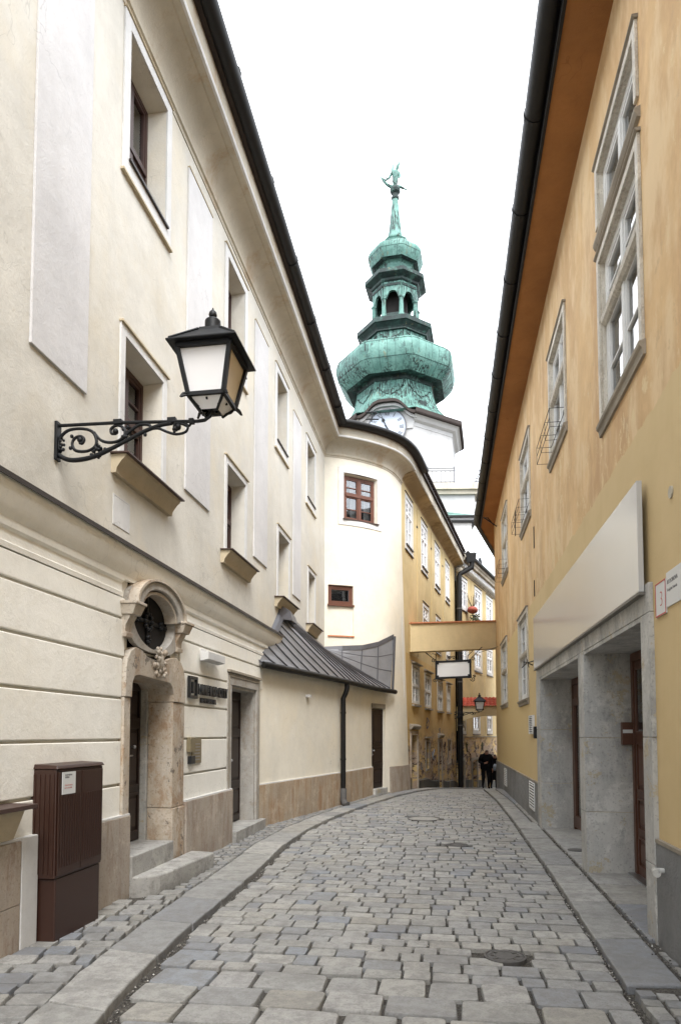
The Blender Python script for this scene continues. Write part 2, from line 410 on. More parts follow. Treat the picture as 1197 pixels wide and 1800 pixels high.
def wall_sheet(mb, u0, u1, z0, z1, holes, depth=.35, splay=.05, ustep=2.0):
    us = sorted({u0, u1, *[h[0] for h in holes], *[h[1] for h in holes]}); us = [u for u in us if u0-1e-6 <= u <= u1+1e-6]
    fine = []
    for a, b in zip(us, us[1:]):
        n = max(1, math.ceil((b-a)/ustep)); fine += [a+(b-a)*i/n for i in range(n)]
    us = fine+[us[-1]]
    zs = sorted({z0, z1, *[h[2] for h in holes], *[h[3] for h in holes]}); zs = [z for z in zs if z0-1e-6 <= z <= z1+1e-6]
    fz = []
    for a, b in zip(zs, zs[1:]):
        n = max(1, math.ceil((b-a)/2.0)); fz += [a+(b-a)*i/n for i in range(n)]
    zs = fz+[zs[-1]]
    idx = {}
    def P(i, j):
        if (i, j) not in idx: idx[i, j] = mb.p(us[i], 0, zs[j])
        return idx[i, j]
    for i in range(len(us)-1):
        for j in range(len(zs)-1):
            uc, zc = (us[i]+us[i+1])/2, (zs[j]+zs[j+1])/2
            if any(h[0] < uc < h[1] and h[2] < zc < h[3] for h in holes): continue
            mb.face([P(i, j), P(i+1, j), P(i+1, j+1), P(i, j+1)])
    for h in holes:
        a, b, c, d = h[:4]; dp = h[4] if len(h) > 4 else depth; q = h[5] if len(h) > 5 else splay
        A, B, C, D = (a, 0, c), (b, 0, c), (b, 0, d), (a, 0, d)
        A2, B2, C2, D2 = (a+q, -dp, c), (b-q, -dp, c), (b-q, -dp, d-q), (a+q, -dp, d-q)
        for x, y, x2, y2 in ((A, B, A2, B2), (B, C, B2, C2), (C, D, C2, D2), (D, A, D2, A2)): mb.quad(x, y, y2, x2)

def window(par, T, u0, u1, z0, z1, n, mat, rows=(.5,), cols=2, curtain=False, fr=.055, bars=(), name='window', label=None, cur_side=(1,)):
    """casement window: outer frame + mullions as one mesh, panes and curtains as sub-parts"""
    f = MB(T); t = .06
    f.box(u0, u0+fr, n, n+t, z0, z1); f.box(u1-fr, u1, n, n+t, z0, z1)
    f.box(u0+fr, u1-fr, n, n+t, z0, z0+fr); f.box(u0+fr, u1-fr, n, n+t, z1-fr, z1)
    zs = [z0+fr]+[z0+(z1-z0)*r for r in rows]+[z1-fr]
    for r in rows:
        zc = z0+(z1-z0)*r; f.box(u0+fr, u1-fr, n-.005, n+t+.02, zc-.035, zc+.035)
    w_ = (u1-u0-2*fr)/cols
    for c in range(1, cols):
        uc = u0+fr+w_*c
        for za, zb in zip(zs, zs[1:]): f.box(uc-.04, uc+.04, n+.003, n+t+.008, za+(.036 if za != zs[0] else .001), zb-(.036 if zb != zs[-1] else .001))
    # thin sash frames
    for c in range(cols):
        for za, zb in zip(zs, zs[1:]):
            a = u0+fr+w_*c+(.04 if c else 0); b = u0+fr+w_*(c+1)-(.04 if c < cols-1 else 0)
            za_ = za+(.035 if za != zs[0] else 0); zb_ = zb-(.035 if zb != zs[-1] else 0); q = .035
            f.box(a+.001, a+q, n+.01, n+t-.008, za_+.001, zb_-.001); f.box(b-q, b-.001, n+.01, n+t-.008, za_+.001, zb_-.001)
            f.box(a+q, b-q, n+.01, n+t-.008, za_+.001, za_+q); f.box(a+q, b-q, n+.01, n+t-.008, zb_-q, zb_-.001)
            for bb in bars:
                zb2 = za_+(zb_-za_)*bb; f.box(a+q, b-q, n+.02, n+t-.01, zb2-.011, zb2+.011)
    wo = f.build(name, mat, par, label=label)
    for c in range(cols):
        for za, zb in zip(zs, zs[1:]):
            a = u0+fr+w_*c+.01; b = u0+fr+w_*(c+1)-.01
            g = MB(T); g.box(a, b, n+.022, n+.028, za+.01, zb-.01); g.build('pane', 'glass', wo)
    if curtain:
        for c in range(cols):
            for sd_ in cur_side:
                a = u0+fr+w_*c; cm = MB(T); k = 8
                ca, cb = (a+w_*.55, a+w_*.98) if sd_ > 0 else (a+.02, a+w_*.45)
                pts = [(ca+(cb-ca)*i/k, n-.08+(.018 if i % 2 else -.018)) for i in range(k+1)]
                for (p, q), (p2, q2) in zip(pts, pts[1:]): cm.quad((p, q, z0+.02), (p2, q2, z0+.02), (p2, q2, z1-.02), (p, q, z1-.02))
                cm.build('curtain', 'curtain', wo, smooth='all', recalc=False)
    return wo
def ring(mb, u0, u1, z0, z1, wd, n0, n1, wb=None):     # picture-frame surround
    wb = wd if wb is None else wb
    mb.box(u0-wd, u0, n0, n1, z0-wb, z1+wd); mb.box(u1, u1+wd, n0, n1, z0-wb, z1+wd)
    mb.box(u0, u1, n0, n1, z1, z1+wd)
    if wb: mb.box(u0, u1, n0, n1, z0-wb, z0)
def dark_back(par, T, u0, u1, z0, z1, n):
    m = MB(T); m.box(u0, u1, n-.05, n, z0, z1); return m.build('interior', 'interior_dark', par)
def gz(y):                                    # street level: flat, then falling away
    t = max(0.0, y-19.6)
    return -.075*t*t/3.0/2 if t < 3 else -.075*(t-1.5)+0.0 if y < 40 else -1.42
def gz(y):
    if y < 19.5: return 0.0
    if y < 21.5: return -.075*(y-19.5)**2/4.0
    return -.075*(min(y, 42)-20.5)
def text_mesh(body, size, T, u, n, z, ext, name, mat, par, flip=1, align='LEFT', sx=1.0, bold=0):
    cu = bpy.data.curves.new('txt', 'FONT'); cu.body = body; cu.size = size; cu.extrude = ext; cu.align_x = align; cu.offset = bold
    cu.resolution_u = 3
    o = bpy.data.objects.new('txt', cu); COL.objects.link(o)
    dg = bpy.context.evaluated_depsgraph_get(); dg.update()
    me = bpy.data.meshes.new_from_object(o.evaluated_get(dg))
    bpy.data.objects.remove(o); bpy.data.curves.remove(cu)
    off = wl(par) if par else Vector((0, 0, 0))
    for v in me.vertices:
        x, y, e = v.co; q = T(u+flip*x*sx, n+e, z+y); v.co = (q[0]-off.x, q[1]-off.y, q[2]-off.z)
    me.materials.clear(); me.materials.append(M(mat)); me.name = name
    import bmesh
    b = bmesh.new(); b.from_mesh(me); bmesh.ops.recalc_face_normals(b, faces=b.faces); b.to_mesh(me); b.free()
    r = bpy.data.objects.new(name, me); COL.objects.link(r); r.parent = par; return r
# ------------------------------------------------------------------ ground, road, pavements
def lut(tab):
    def f(y):
        if y <= tab[0][0]: return tab[0][1]
        for (a, x), (b, x2) in zip(tab, tab[1:]):
            if y <= b: return x+(x2-x)*(y-a)/(b-a)
        return tab[-1][1]
    return f
xl = lut([(1.5, -1.78), (3.7, -1.95), (4.3, -2.05), (5.5, -2.14), (7.8, -2.22), (9.8, -2.36), (11.5, -2.36), (13, -2.22), (14.7, -1.98), (16.5, -1.66), (18.2, -1.28), (19.5, -.85), (20.5, -.5), (22.5, .0), (25, .45), (28, 1.0), (31.5, 1.6), (36, 3.0), (40, 4.6)])
xr = lut([(1.5, 1.12), (4.3, 1.13), (8.6, 1.19), (13.7, 1.22), (17, 1.2), (20.3, 1.08), (22, 1.12), (26, 1.9), (31, 3.2), (36, 4.6), (40, 6)])
wk = lut([(1.5, .40), (4.5, .41), (6.7, .45), (9.7, .43), (12, .38), (16, .34), (20, .32), (40, .3)])
xw = lut([(0, -3.2), (12.2, -3.2), (15.4, -2.39), (18.06, -1.93), (18.8, -1.75), (20.43, -1.11), (25.7, -.45), (31.6, .4), (37, 2.1), (42, 3.6)])
def sheet(name, mat, x0f, x1f, ys, z, nx=6, amp=.0):
    m = MB()
    for i, y in enumerate(ys):
        for k in range(nx+1):
            x = x0f(y)+(x1f(y)-x0f(y))*k/nx
            m.p(x, y, gz(y)+z+amp*noise.noise((x*3, y*3, 0)))
    for i in range(len(ys)-1):
        for k in range(nx): a = i*(nx+1)+k; m.face([a, a+1, a+nx+2, a+nx+1])
    return struct(m.build(name, mat, recalc=False))
ysg = [-9+.5*i for i in range(int((42+9)/.5)+1)]
g = MB()
xsg = [-400, -60, -20, -10, 0, 10, 20, 60, 400]; yy = [-400, -60, -9, 0, 10, 19.5]+[20+.5*i for i in range(45)]+[60, 400]
for y in yy:
    for x in xsg: g.p(x, y, gz(y)-.12)
for i in range(len(yy)-1):
    for k in range(len(xsg)-1): a = i*len(xsg)+k; g.face([a, a+1, a+len(xsg)+1, a+len(xsg)])
struct(g.build('ground', 'joint_grit', recalc=False))
road = sheet('road', 'joint_grit', lambda y: xl(y)-.1, lambda y: xr(y)+.1, ysg, -.032, 30, .006)
pav = sheet('pavement', 'joint_grit', lambda y: xw(y)-.6, lambda y: xl(y)-.05, ysg, .008, 6, .004)
pav2 = sheet('pavement', 'joint_grit', lambda y: xr(y)+.05, lambda y: max(2.9, xr(y)+1.9), ysg, .008, 6, .004)

def stone_verts(rng, per=3, cr=.13, dome=.0):
    """unit paving stone, about 1x1, with rounded corners, top near z=0"""
    base = []
    cs = [cr*rng.uniform(.6, 1.5) for _ in range(4)]
    off = [(rng.uniform(-.02, .02), rng.uniform(-.025, .025)) for _ in range(4)]
    for q, (sx, sy) in enumerate(((1, 1), (-1, 1), (-1, -1), (1, -1))):
        c = cs[q]; ox, oy = off[q]
        for k in range(per):
            a = (q+k/(per-1))*pi/2
            base.append((sx*(.5-c)+c*cos(a)+ox, sy*(.5-c)+c*sin(a)+oy))
    n = len(base); rings = []
    for sc_, z in ((1.0, -.07), (.985, -.009), (.955, 0)):
        rings.append([(x*sc_+(0 if sc_ > .95 else rng.uniform(-.006, .006)), y*sc_, z) for x, y in base])
    v = [p for r in rings for p in r]+[(rng.uniform(-.1, .1), rng.uniform(-.1, .1), dome)]
    f = []
    for i in range(2):
        for k in range(n): a = i*n+k; b = i*n+(k+1) % n; f.append((a, b, b+n, a+n))
    for k in range(n): f.append((2*n+k, 2*n+(k+1) % n, 3*n))
    return v, f
rng = random.Random(3)
TPL = [stone_verts(rng, 3, .085) for _ in range(12)]
TPLM = [stone_verts(rng, 2, .07) for _ in range(8)]
def tpl_mesh(name, mat):
    out = []
    for v, f in TPL:
        me = bpy.data.meshes.new(name); me.from_pydata(v, [], f); me.materials.append(M(mat))
        me.polygons.foreach_set('use_smooth', [len(q) == 4 for q in f]); out.append(me)
    return out
def lay(parent, name, mat_each, mat_mass, stones, limit):
    tm = tpl_mesh(name, mat_each)
    for x, y, z, w_, h, rz, tx, ty in stones[:limit]:
        o = bpy.data.objects.new(name, rng.choice(tm)); o.location = (x, y, z); o.scale = (w_, h, 1); o.rotation_euler = (tx, ty, rz)
        o.parent = parent; COL.objects.link(o)
    m = MB()
    for x, y, z, w_, h, rz, tx, ty in stones[limit:]:
        v, f = rng.choice(TPLM); b = len(m.v); c, s_ = cos(rz), sin(rz)
        for a, bb, cc in v:
            a *= w_; bb *= h; m.v.append((x+a*c-bb*s_, y+a*s_+bb*c, z+cc+ty*-a+tx*bb))
        for q in f: m.f.append(tuple(i+b for i in q)); m.m.append(0)
    if m.f: o = stuff(m.build(name+'s', mat_mass, parent, recalc=False))
MH = [(.41, 5.29, .155), (.13, 10.36, .17), (-.46, 13.45, .33)]
st = []; y = 1.9; row = 0
while y < 35:
    near = y < 4.5
    p = rng.uniform(.25, .31) if near else rng.choice((.165, .175, .185, .195, .21))
    if y > 21: p = .22
    x = xl(y)+.03+rng.uniform(-.02, .05); xe = xr(y)-.03; tilt = rng.uniform(-.012, .012); amp = .012
    while x < xe-.08:
        w_ = rng.uniform(.27, .50) if near else rng.choice((rng.uniform(.15, .22), rng.uniform(.2, .3), rng.uniform(.24, .34)))
        w_ = min(w_, xe-x)
        if xe-x-w_ < .1: w_ = xe-x
        g_ = rng.uniform(.008, .020)*(1.3 if near else 1)
        cx, cy = x+w_/2, y+p/2+tilt*(x)+amp*sin(x*1.7+row*.35)+rng.uniform(-.006, .006)
        if all((cx-a)**2+(cy-b)**2 > (r+.045)**2 for a, b, r in MH):
            st.append((cx, cy, gz(cy)+rng.uniform(-.006, .004), w_-g_, p-rng.uniform(.009, .017), rng.uniform(-.025, .025), rng.uniform(-.02, .02), rng.uniform(-.015, .015)))
        x += w_
    y += p; row += 1
lay(road, 'paving_stone', 'cobble_each', 'cobble_mass', st, 300)

# left pavement: large setts near the camera, small ones further on
st = []; y = 1.6; row = 0
while y < 19.5:
    big = y < 6.7; p = rng.uniform(.165, .21) if big else .105
    ww = (.18, .30) if big else (.085, .15)
    x = xw(y)+.02; xe = xl(y)-wk(y)-.02
    while x < xe-.05:
        w_ = min(rng.uniform(*ww), xe-x)
        if xe-x-w_ < .06: w_ = xe-x
        cx = x+w_/2; slp = .18 if big else .28; sk = slp*(cx+2.8)
        cy = y+p/2+sk
        if not (6.45 < cy < 8.15 and cx < -2.82) and not (cy < 7.8 and cy > 6.4 and cx < -3.0):
            gp = .026 if big else .014
            st.append((cx, cy, gz(cy)+.045+rng.uniform(-.008, .006), w_-gp, p-gp, math.atan(slp)+rng.uniform(-.05, .05), rng.uniform(-.03, .03), rng.uniform(-.03, .03)))
        x += w_
    y += p
st.sort(key=lambda s: s[1])
lay(pav, 'sett', 'sett_each', 'sett_mass', st, 290)
# right pavement near the camera
st = []; y = 1.6
while y < 5.5:
    p = rng.uniform(.10, .13); x = xr(y)+.02+(.37 if y > 4.62 else .0); xe = 1.60
    while x < xe-.04:
        w_ = min(rng.uniform(.11, .19), xe-x); cx = x+w_/2
        st.append((cx, y+p/2-.15*(cx-1.3), .026+rng.uniform(-.008, .004), w_-.016, p-.016, rng.uniform(-.08, .08), rng.uniform(-.03, .03), rng.uniform(-.03, .03))); x += w_
    y += p
st.sort(key=lambda s: -s[1])
lay(pav2, 'sett', 'sett_each', 'sett_mass', st, 120)

def slab(parent, name, mat, c4, z0, z1, jit=.006, bev=.014):
    m = MB(); z = [rng.uniform(-jit, jit) for _ in range(4)]
    gm = [gz(q[1]) for q in c4]
    m.hexa([(q[0], q[1], z0+gg) for q, gg in zip(c4, gm)], [(q[0], q[1], z1+gg+zz) for q, gg, zz in zip(c4, gm, z)])
    return m.build(name, mat, parent, bevel=bev)
def kerb(name, e0, e1, sk, a, b, z1):
    m = MB(); n = 6; L0, L1 = [], []
    for i in range(n+1):
        y = a+(b-a)*i/n; j = 0 if i in (0, n) else 1
        L0.append((e0(y)+rng.uniform(-.007, .007), y, gz(y)+z1+rng.uniform(-.004, .004))); L1.append((e1(y)+rng.uniform(-.005, .005), y+sk, gz(y)+z1+rng.uniform(-.004, .004)))
    T0 = [m.p(*q) for q in L0]; T1 = [m.p(*q) for q in L1]; B0 = [m.p(q[0], q[1], q[2]-.15) for q in L0]; B1 = [m.p(q[0], q[1], q[2]-.15) for q in L1]
    for i in range(n): m.face([T0[i], T0[i+1], T1[i+1], T1[i]]); m.face([B0[i], B0[i+1], T0[i+1], T0[i]]); m.face([T1[i], T1[i+1], B1[i+1], B1[i]]); m.face([B0[i], B1[i], B1[i+1], B0[i+1]])
    m.face([T0[0], T1[0], B1[0], B0[0]]); m.face([T0[n], T1[n], B1[n], B0[n]])
    return m.build(name, 'kerb_granite', pav, bevel=.012)
y = 1.2
while y < 34:
    l = rng.uniform(.62, 1.05) if y < 15 else rng.uniform(.7, 1.0)
    kerb('kerb_stone', lambda q: xl(q)-wk(q), lambda q: xl(q), -.08, y+.008, y+l-.008, .045+rng.uniform(-.006, .004)); y += l
y = 4.72
while y < 23:
    l = rng.uniform(.85, 1.3) if y < 12 else rng.uniform(.8, 1.1); wr = .36 if y < 12.5 else .30
    kerb('kerb_stone', lambda q: xr(q), lambda q: xr(q)+wr, .05, y+.008, y+l-.008, .028+rng.uniform(-.005, .004)); y += l
y = 12.75
while y < 23:
    l = rng.uniform(.9, 1.4)
    slab(pav2, 'paving_slab', 'kerb_granite', [(xr(y)+.325, y+.01), (1.66, y+.01), (1.66, y+l-.01), (xr(y+l)+.325, y+l-.01)], -.1, .038); y += l
for a, b in ((5.74, 6.9), (6.91, 7.75), (7.76, 8.62), (8.63, 9.9), (9.91, 11.0), (11.01, 12.7)):
    slab(pav2, 'paving_slab', 'kerb_granite', [(xr(a)+.39+.01, a+.005), (2.2, a+.005), (2.2, b-.005), (xr(b)+.39+.01, b-.005)], -.1, .04, .003)
# grit and litter lying in the gutters
m = MB(); prg = random.Random(5)
def grit(x, y, z, r):
    b = len(m.v); a = prg.uniform(0, 6.3)
    for k in range(4): m.v.append((x+r*prg.uniform(.6, 1.2)*cos(a+k*pi/2), y+r*prg.uniform(.6, 1.2)*sin(a+k*pi/2), z+r*.2))
    m.v.append((x, y, z+r*.9)); m.v.append((x, y, z-r*.4))
    for k in range(4): m.f.append((b+k, b+(k+1) % 4, b+4)); m.f.append((b+(k+1) % 4, b+k, b+5)); m.m += [0, 0]
for i in range(5200):
    yv = 2.2+prg.random()**1.7*15; sd_ = prg.random()
    if sd_ < .45: xv = xr(yv)-abs(prg.gauss(0, .035))-.005; z = -.018
    elif sd_ < .62: xv = xl(yv)+abs(prg.gauss(0, .03))+.005; z = -.018
    elif sd_ < .75: xv = xr(yv)+.37+prg.gauss(0, .02); z = .035
    elif sd_ < .82 and yv < 9: xv = xl(yv)-wk(yv)-prg.random()*.7; z = .03
    else: xv = prg.uniform(xl(yv), xr(yv)); z = -.019
    grit(xv, yv, gz(yv)+z, prg.uniform(.004, .011))
s = NT('litter'); c = s.n('ShaderNodeValToRGB'); c.color_ramp.interpolation = 'CONSTANT'
for i, (p_, q_) in enumerate(((0, (.05, .045, .04)), (.45, (.16, .15, .13)), (.75, (.32, .30, .27)), (.93, (.62, .60, .56)))):
    if i > 1: c.color_ramp.elements.new(p_)
    c.color_ramp.elements[i].position = p_; c.color_ramp.elements[i].color = (*q_, 1)
s.l(s.island, c.inputs['Fac']); s.out(c.outputs[0], .9)
tag(stuff(m.build('grit', 'litter', None, recalc=False)), 'scattered dark and pale grit lying in the joints and gutters of the street', 'grit')
# covers
for i, ((cx, cy, r), lab) in enumerate(zip(MH[:2], ('round cast iron cover set in the cobbles at the bottom right', 'small rusty iron cover in the middle of the cobbled street'))):
    t = thing('manhole_cover', lab, 'manhole cover', (cx, cy, 0))
    m = MB(); m.lathe(cx, cy, [(r, -.05), (r, .002), (r*.9, .004), (r*.88, -.004), (.01, -.004)], 28); m.build('cover_ring', 'iron_lid', t, smooth=True)
    m = MB(); m.lathe(cx, cy, [(r*.86, -.004), (r*.84, .003), (r*.70, .003), (r*.68, -.002), (r*.5, -.002), (r*.48, .003), (.01, .003)], 28); m.build('lid', 'iron_lid', t, smooth=True)
    for k in range(8):
        a = k*pi/4; m = MB(); m.hexa(*[[(cx+rr*r*cos(a)-q*sin(a), cy+rr*r*sin(a)+q*cos(a), z) for rr, q in ((.52, -.008), (.82, -.008), (.82, .008), (.52, .008))] for z in (-.003, .006)]); m.build('rib', 'iron_lid', t)
cx, cy, r = MH[2]
t = thing('manhole_cover', 'wide stone-paved cover ring far up the middle of the street', 'manhole cover', (cx, cy, 0))
m = MB(); m.lathe(cx, cy, [(r, -.05), (r, .0), (r-.03, .002), (r-.035, -.01), (.01, -.01)], 30); m.build('cover_ring', 'iron_lid', t, smooth=True)
m = MB(); m.lathe(cx, cy, [(r-.04, -.02), (r-.045, .0), (.01, .002)], 24); m.build('lid', 'kerb_granite', t, smooth=True)
t = thing('drain_cap', 'small round iron cap in the doorstep slab by the glass door', 'drain cover', (1.74, 9.9, .04))
m = MB(); m.lathe(1.74, 9.9, [(.11, .02), (.11, .05), (.095, .054), (.01, .052)], 20); m.build('cap', 'iron_lid', t, smooth=True)

# ------------------------------------------------------------------ cream building (left)
AX = -3.22
TA = frame((AX, 0), 0, 1)
A = thing('cream_building', 'tall cream plastered building with recessed brown windows filling the left side', 'building', (AX, 4, 0))
up = [(.0, 1.0, 0, 0)]
LW = [(2.5, 3.4, 4.42, 5.72), (6.33, 7.27, 4.40, 5.70), (9.60, 10.53, 4.33, 5.68), (12.74, 13.64, 4.27, 5.60), (15.66, 16.45, 4.22, 5.50)]
UW = [(2.5, 3.4, 7.6, 9.03), (6.34, 7.28, 7.57, 9.01), (9.56, 10.44, 7.42, 8.86), (12.58, 13.41, 7.33, 8.70), (15.48, 16.38, 7.22, 8.57)]
LW0 = [(.3, 1.2, 4.42, 5.72), (-2.8, -1.9, 4.42, 5.72)]; UW0 = [(.3, 1.2, 7.6, 9.03), (-2.8, -1.9, 7.6, 9.03)]
D1 = (6.52, 7.72, .50, 2.30); D2 = (9.84, 11.2, .2, 2.38)
wb = MB(TA)
wall_sheet(wb, -8, 17.86, 3.52, 10.0, LW+UW+LW0+UW0, .27, .05)
wall_sheet(wb, -8, 17.86, -.3, 3.52, [(6.42, 7.86, -.1, 2.5, .62, .0), (6.50, 7.61, 2.52, 3.24, .62, .0), (D2[0]-.05, D2[1]+.06, -.1, 2.45, .3, .0)], .5, 0)
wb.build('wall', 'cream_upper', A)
dark_back(A, TA, -8, 17.8, .2, 9.6, -1.15)
Z1 = lambda z, u: z
# rusticated plaster bands of the ground floor (recessed joints)
ZS = [.80, 1.145, 1.585, 2.0, 2.41, 2.80, 3.02]
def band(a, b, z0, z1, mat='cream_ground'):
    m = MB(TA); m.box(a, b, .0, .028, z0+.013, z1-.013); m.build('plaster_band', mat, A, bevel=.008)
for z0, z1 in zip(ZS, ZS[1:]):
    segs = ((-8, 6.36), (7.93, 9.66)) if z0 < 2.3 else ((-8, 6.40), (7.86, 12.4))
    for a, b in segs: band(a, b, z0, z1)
m = MB(TA)      # string course with flashing
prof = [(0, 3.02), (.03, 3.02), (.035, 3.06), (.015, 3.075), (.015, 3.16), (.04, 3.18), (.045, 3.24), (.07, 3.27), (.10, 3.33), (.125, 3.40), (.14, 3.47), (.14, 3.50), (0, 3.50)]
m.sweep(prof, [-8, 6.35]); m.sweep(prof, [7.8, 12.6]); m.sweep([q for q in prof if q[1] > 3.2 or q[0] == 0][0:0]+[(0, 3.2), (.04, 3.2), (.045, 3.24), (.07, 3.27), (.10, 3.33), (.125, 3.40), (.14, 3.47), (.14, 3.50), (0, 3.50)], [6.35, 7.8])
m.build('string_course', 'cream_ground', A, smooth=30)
m = MB(TA); m.hexa([(-8, 0, 3.502), (12.6, 0, 3.502), (12.6, .17, 3.502), (-8, .17, 3.502)], [(-8, 0, 3.56), (12.6, 0, 3.56), (12.6, .17, 3.515), (-8, .17, 3.515)])
m.box(-8, 12.6, .162, .170, 3.475, 3.5015); m.build('flashing', 'flashing', A)
# travertine plinth slabs
def plinth(a, b, zt=.82, mat='travertine', n0=0, n1=.075, sp=1.1, cap=True):
    u = a
    while u < b-.01:
        e = min(b, u+rng.uniform(.8, 1.2)*sp)
        if b-e < .25: e = b
        for z0, z1 in ((-.15, zt*.45), (zt*.45, zt)) if mat == 'travertine' and u < 5 else ((-.15, zt),):
            m = MB(TA); m.box(u+.003, e-.003, n0, n1+rng.uniform(0, .004), z0+.002, z1-.002); m.build('plinth_slab', mat, A, bevel=.004)
        u = e
    if cap: m = MB(TA); m.box(a, b, n0, n1-.01, zt, zt+.018); m.build('plinth_capping', 'cream_white', A)
plinth(-8, 4.72, .85); plinth(5.55, 6.50, .83); plinth(7.98, 9.82, .82); 
m = MB(TA); m.box(4.725, 4.93, 0, .08, -.1, .868); m.build('plinth_end', 'cream_white', A, bevel=.006)
# pale pilaster panels
for a, b, z0, z1 in ((4.76, 5.60, 4.72, 8.95), (1.75, 2.6, 4.72, 8.95), (7.96, 8.84, 4.70, 8.90), (11.03, 11.88, 4.65, 8.78), (14.0, 14.76, 4.6, 8.6)):
    m = MB(TA); m.box(a, b, 0, .024, z0, z1); m.build('pilaster_panel', 'cream_lilac', A, bevel=.004)
    m = MB(TA); m.box(a+.0, b, .0, .034, z1, z1+.02); m.build('panel_ledge', 'sill_plaster', A)
for i, hh in enumerate(LW+LW0):
    a, b, z0, z1 = hh
    m = MB(TA); ring(m, a, b, z0, z1, .10, 0, .022, 0); m.build('window_surround', 'cream_white', A, bevel=.003)
    m = MB(TA); m.box(a-.11, b+.13, 0, .045, z1+.10, z1+.12); m.build('drip_edge', 'sill_plaster', A)
    wo = window(A, TA, a+.05, b-.052, z0+.01, z1-.052, -.265, 'wood_deep', (.52,), 2, True, bars=() if i > 1 else (.45,))
    m = MB(TA); pr = [(0, z0-.20), (.05, z0-.20), (.06, z0-.15), (.11, z0-.08), (.145, z0-.05), (.155, z0-.018), (0, z0-.018)]
    m.sweep(pr, [a-.22, b+.22]); m.build('sill', 'sill_plaster', A, smooth=30)
    m = MB(TA); m.hexa([(a-.25, -.3, z0-.004), (b+.25, -.3, z0-.004), (b+.25, .195, z0-.022), (a-.25, .195, z0-.022)], [(a-.25, -.3, z0+.010), (b+.25, -.3, z0+.010), (b+.25, .195, z0-.008), (a-.25, .195, z0-.008)]); m.build('sill_capping', 'cap_brown', A)
for i, hh in enumerate(UW+UW0):
    a, b, z0, z1 = hh
    m = MB(TA); ring(m, a, b, z0, z1, .13, 0, .022, .17); m.build('window_surround', 'cream_white', A, bevel=.003)
    m = MB(TA); m.box(a-.14, b+.14, 0, .04, z1+.13, z1+.145); m.build('drip_edge', 'sill_plaster', A)
    m = MB(TA); m.box(a-.15, b+.15, 0, .04, z0-.195, z0-.172); m.build('drip_edge', 'sill_plaster', A)
    window(A, TA, a+.05, b-.052, z0+.01, z1-.052, -.265, 'wood_deep', (.42,), 2, True)
    m = MB(TA); m.hexa([(a+.003, -.3, z0+.004), (b-.003, -.3, z0+.004), (b+.02, .05, z0-.004), (a-.02, .05, z0-.004)], [(a+.003, -.3, z0+.03), (b-.003, -.3, z0+.03), (b+.02, .05, z0+.02), (a-.02, .05, z0+.02)]); m.build('sill_capping', 'flashing', A)
m = MB(TA); ring(m, 6.17, 6.5, 3.72, 4.0, .012, 0, .006, .012); m.box(6.172, 6.498, 0, .004, 3.722, 3.998); m.build('wall_hatch', 'cream_white', A)
# little capped cellar window at the bottom left
m = MB(TA); m.sweep([(.0, .88), (.10, .88), (.19, 1.10), (0, 1.10)], [3.7, 4.58]); m.build('sill', 'sill_plaster', A)
m = MB(TA); m.box(3.6, 4.66, 0, .24, 1.102, 1.135); m.build('sill_capping', 'cap_brown', A, bevel=.004)

# cove cornice + gutter of cream and ochre buildings along one plan line
BAY = [(-3.22, 17.85), (-2.8, 18.04), (-2.37, 18.32), (-2.0, 18.65), (-1.67, 19.06), (-1.45, 19.6), (-1.31, 20.3)]
CDIR = radians(8.36)
CE = (-1.31+13.2*sin(CDIR), 20.3+13.2*cos(CDIR))
bayc = catmull([(-3.22-.5, 17.62)]+BAY+[(-1.31+.8*sin(CDIR), 20.3+.8*cos(CDIR))], 4)
bayc = [p for p in bayc if p[0] >= -3.2201 and p[1] <= 20.301]
if abs(bayc[0][0]+3.22) > .01: bayc = [(-3.22, 17.85)]+bayc
def zlow(y, z):
    k = max(0, min(1, (y-8)/9.6)); return z-.22*k*max(0, (z-9.3)/.83) if z < 10.3 else z-.22*k
def along(pts, prof, closed=True, low=True, name='cornice', mat='cornice_cream', par=None, smooth=35, nrm0=None, nrm1=None):
    P = Path(pts); m = MB(); rings = []
    for i, p in enumerate(P.pts):
        _, nn = P.at(P.s[i]) if i < len(P.pts)-1 else P.at(P.s[-1])
        if i == 0 and nrm0: nn = Vector(nrm0)
        if i == len(P.pts)-1 and nrm1: nn = Vector(nrm1)
        rings.append([m.p(p.x+nn.x*n, p.y+nn.y*n, zlow(p.y, z) if low else z) for n, z in prof])
    k = len(prof)
    for a, b in zip(rings, rings[1:]):
        for i in range(k if closed else k-1): m.face([a[i], a[(i+1) % k], b[(i+1) % k], b[i]])
    if closed: m.face(rings[0][::-1]); m.face(rings[-1])
    return m.build(name, mat, par, smooth=smooth)
FULL = [(AX, -8), (AX, 0), (AX, 6), (AX, 12)]+bayc+[(-1.31+t*sin(CDIR), 20.3+t*cos(CDIR)) for t in (.5, 1, 2, 4, 6, 8, 10, 11.8)]
ni = len(FULL)-8
PF = Path(FULL); nj = PF.at(PF.s[ni-1])[1]
FA, FC = FULL[:ni], FULL[ni-1:]
cp = [(0, 9.16), (.012, 9.16), (.02, 9.20), (.045, 9.215), (.05, 9.25), (.02, 9.27), (.03, 9.36), (.07, 9.47), (.14, 9.56), (.22, 9.61), (.31, 9.635), (.325, 9.655), (.40, 9.66), (.42, 9.68), (.43, 9.74), (.43, 10.05), (0, 10.05)]
nA0 = (1, 0)
along(FA, cp, name='cornice', par=A, nrm1=(nj.x, nj.y), smooth=25)
along(FA, [(.405, 9.665), (.44, 9.665), (.452, 9.70), (.44, 9.73), (.432, 9.73)], name='cornice_fillet', mat='cream_white', par=A, nrm1=(nj.x, nj.y))
gut = [(.56+.115*cos(a), 10.13+.115*sin(a)) for a in [pi*k/6 for k in range(12)]]
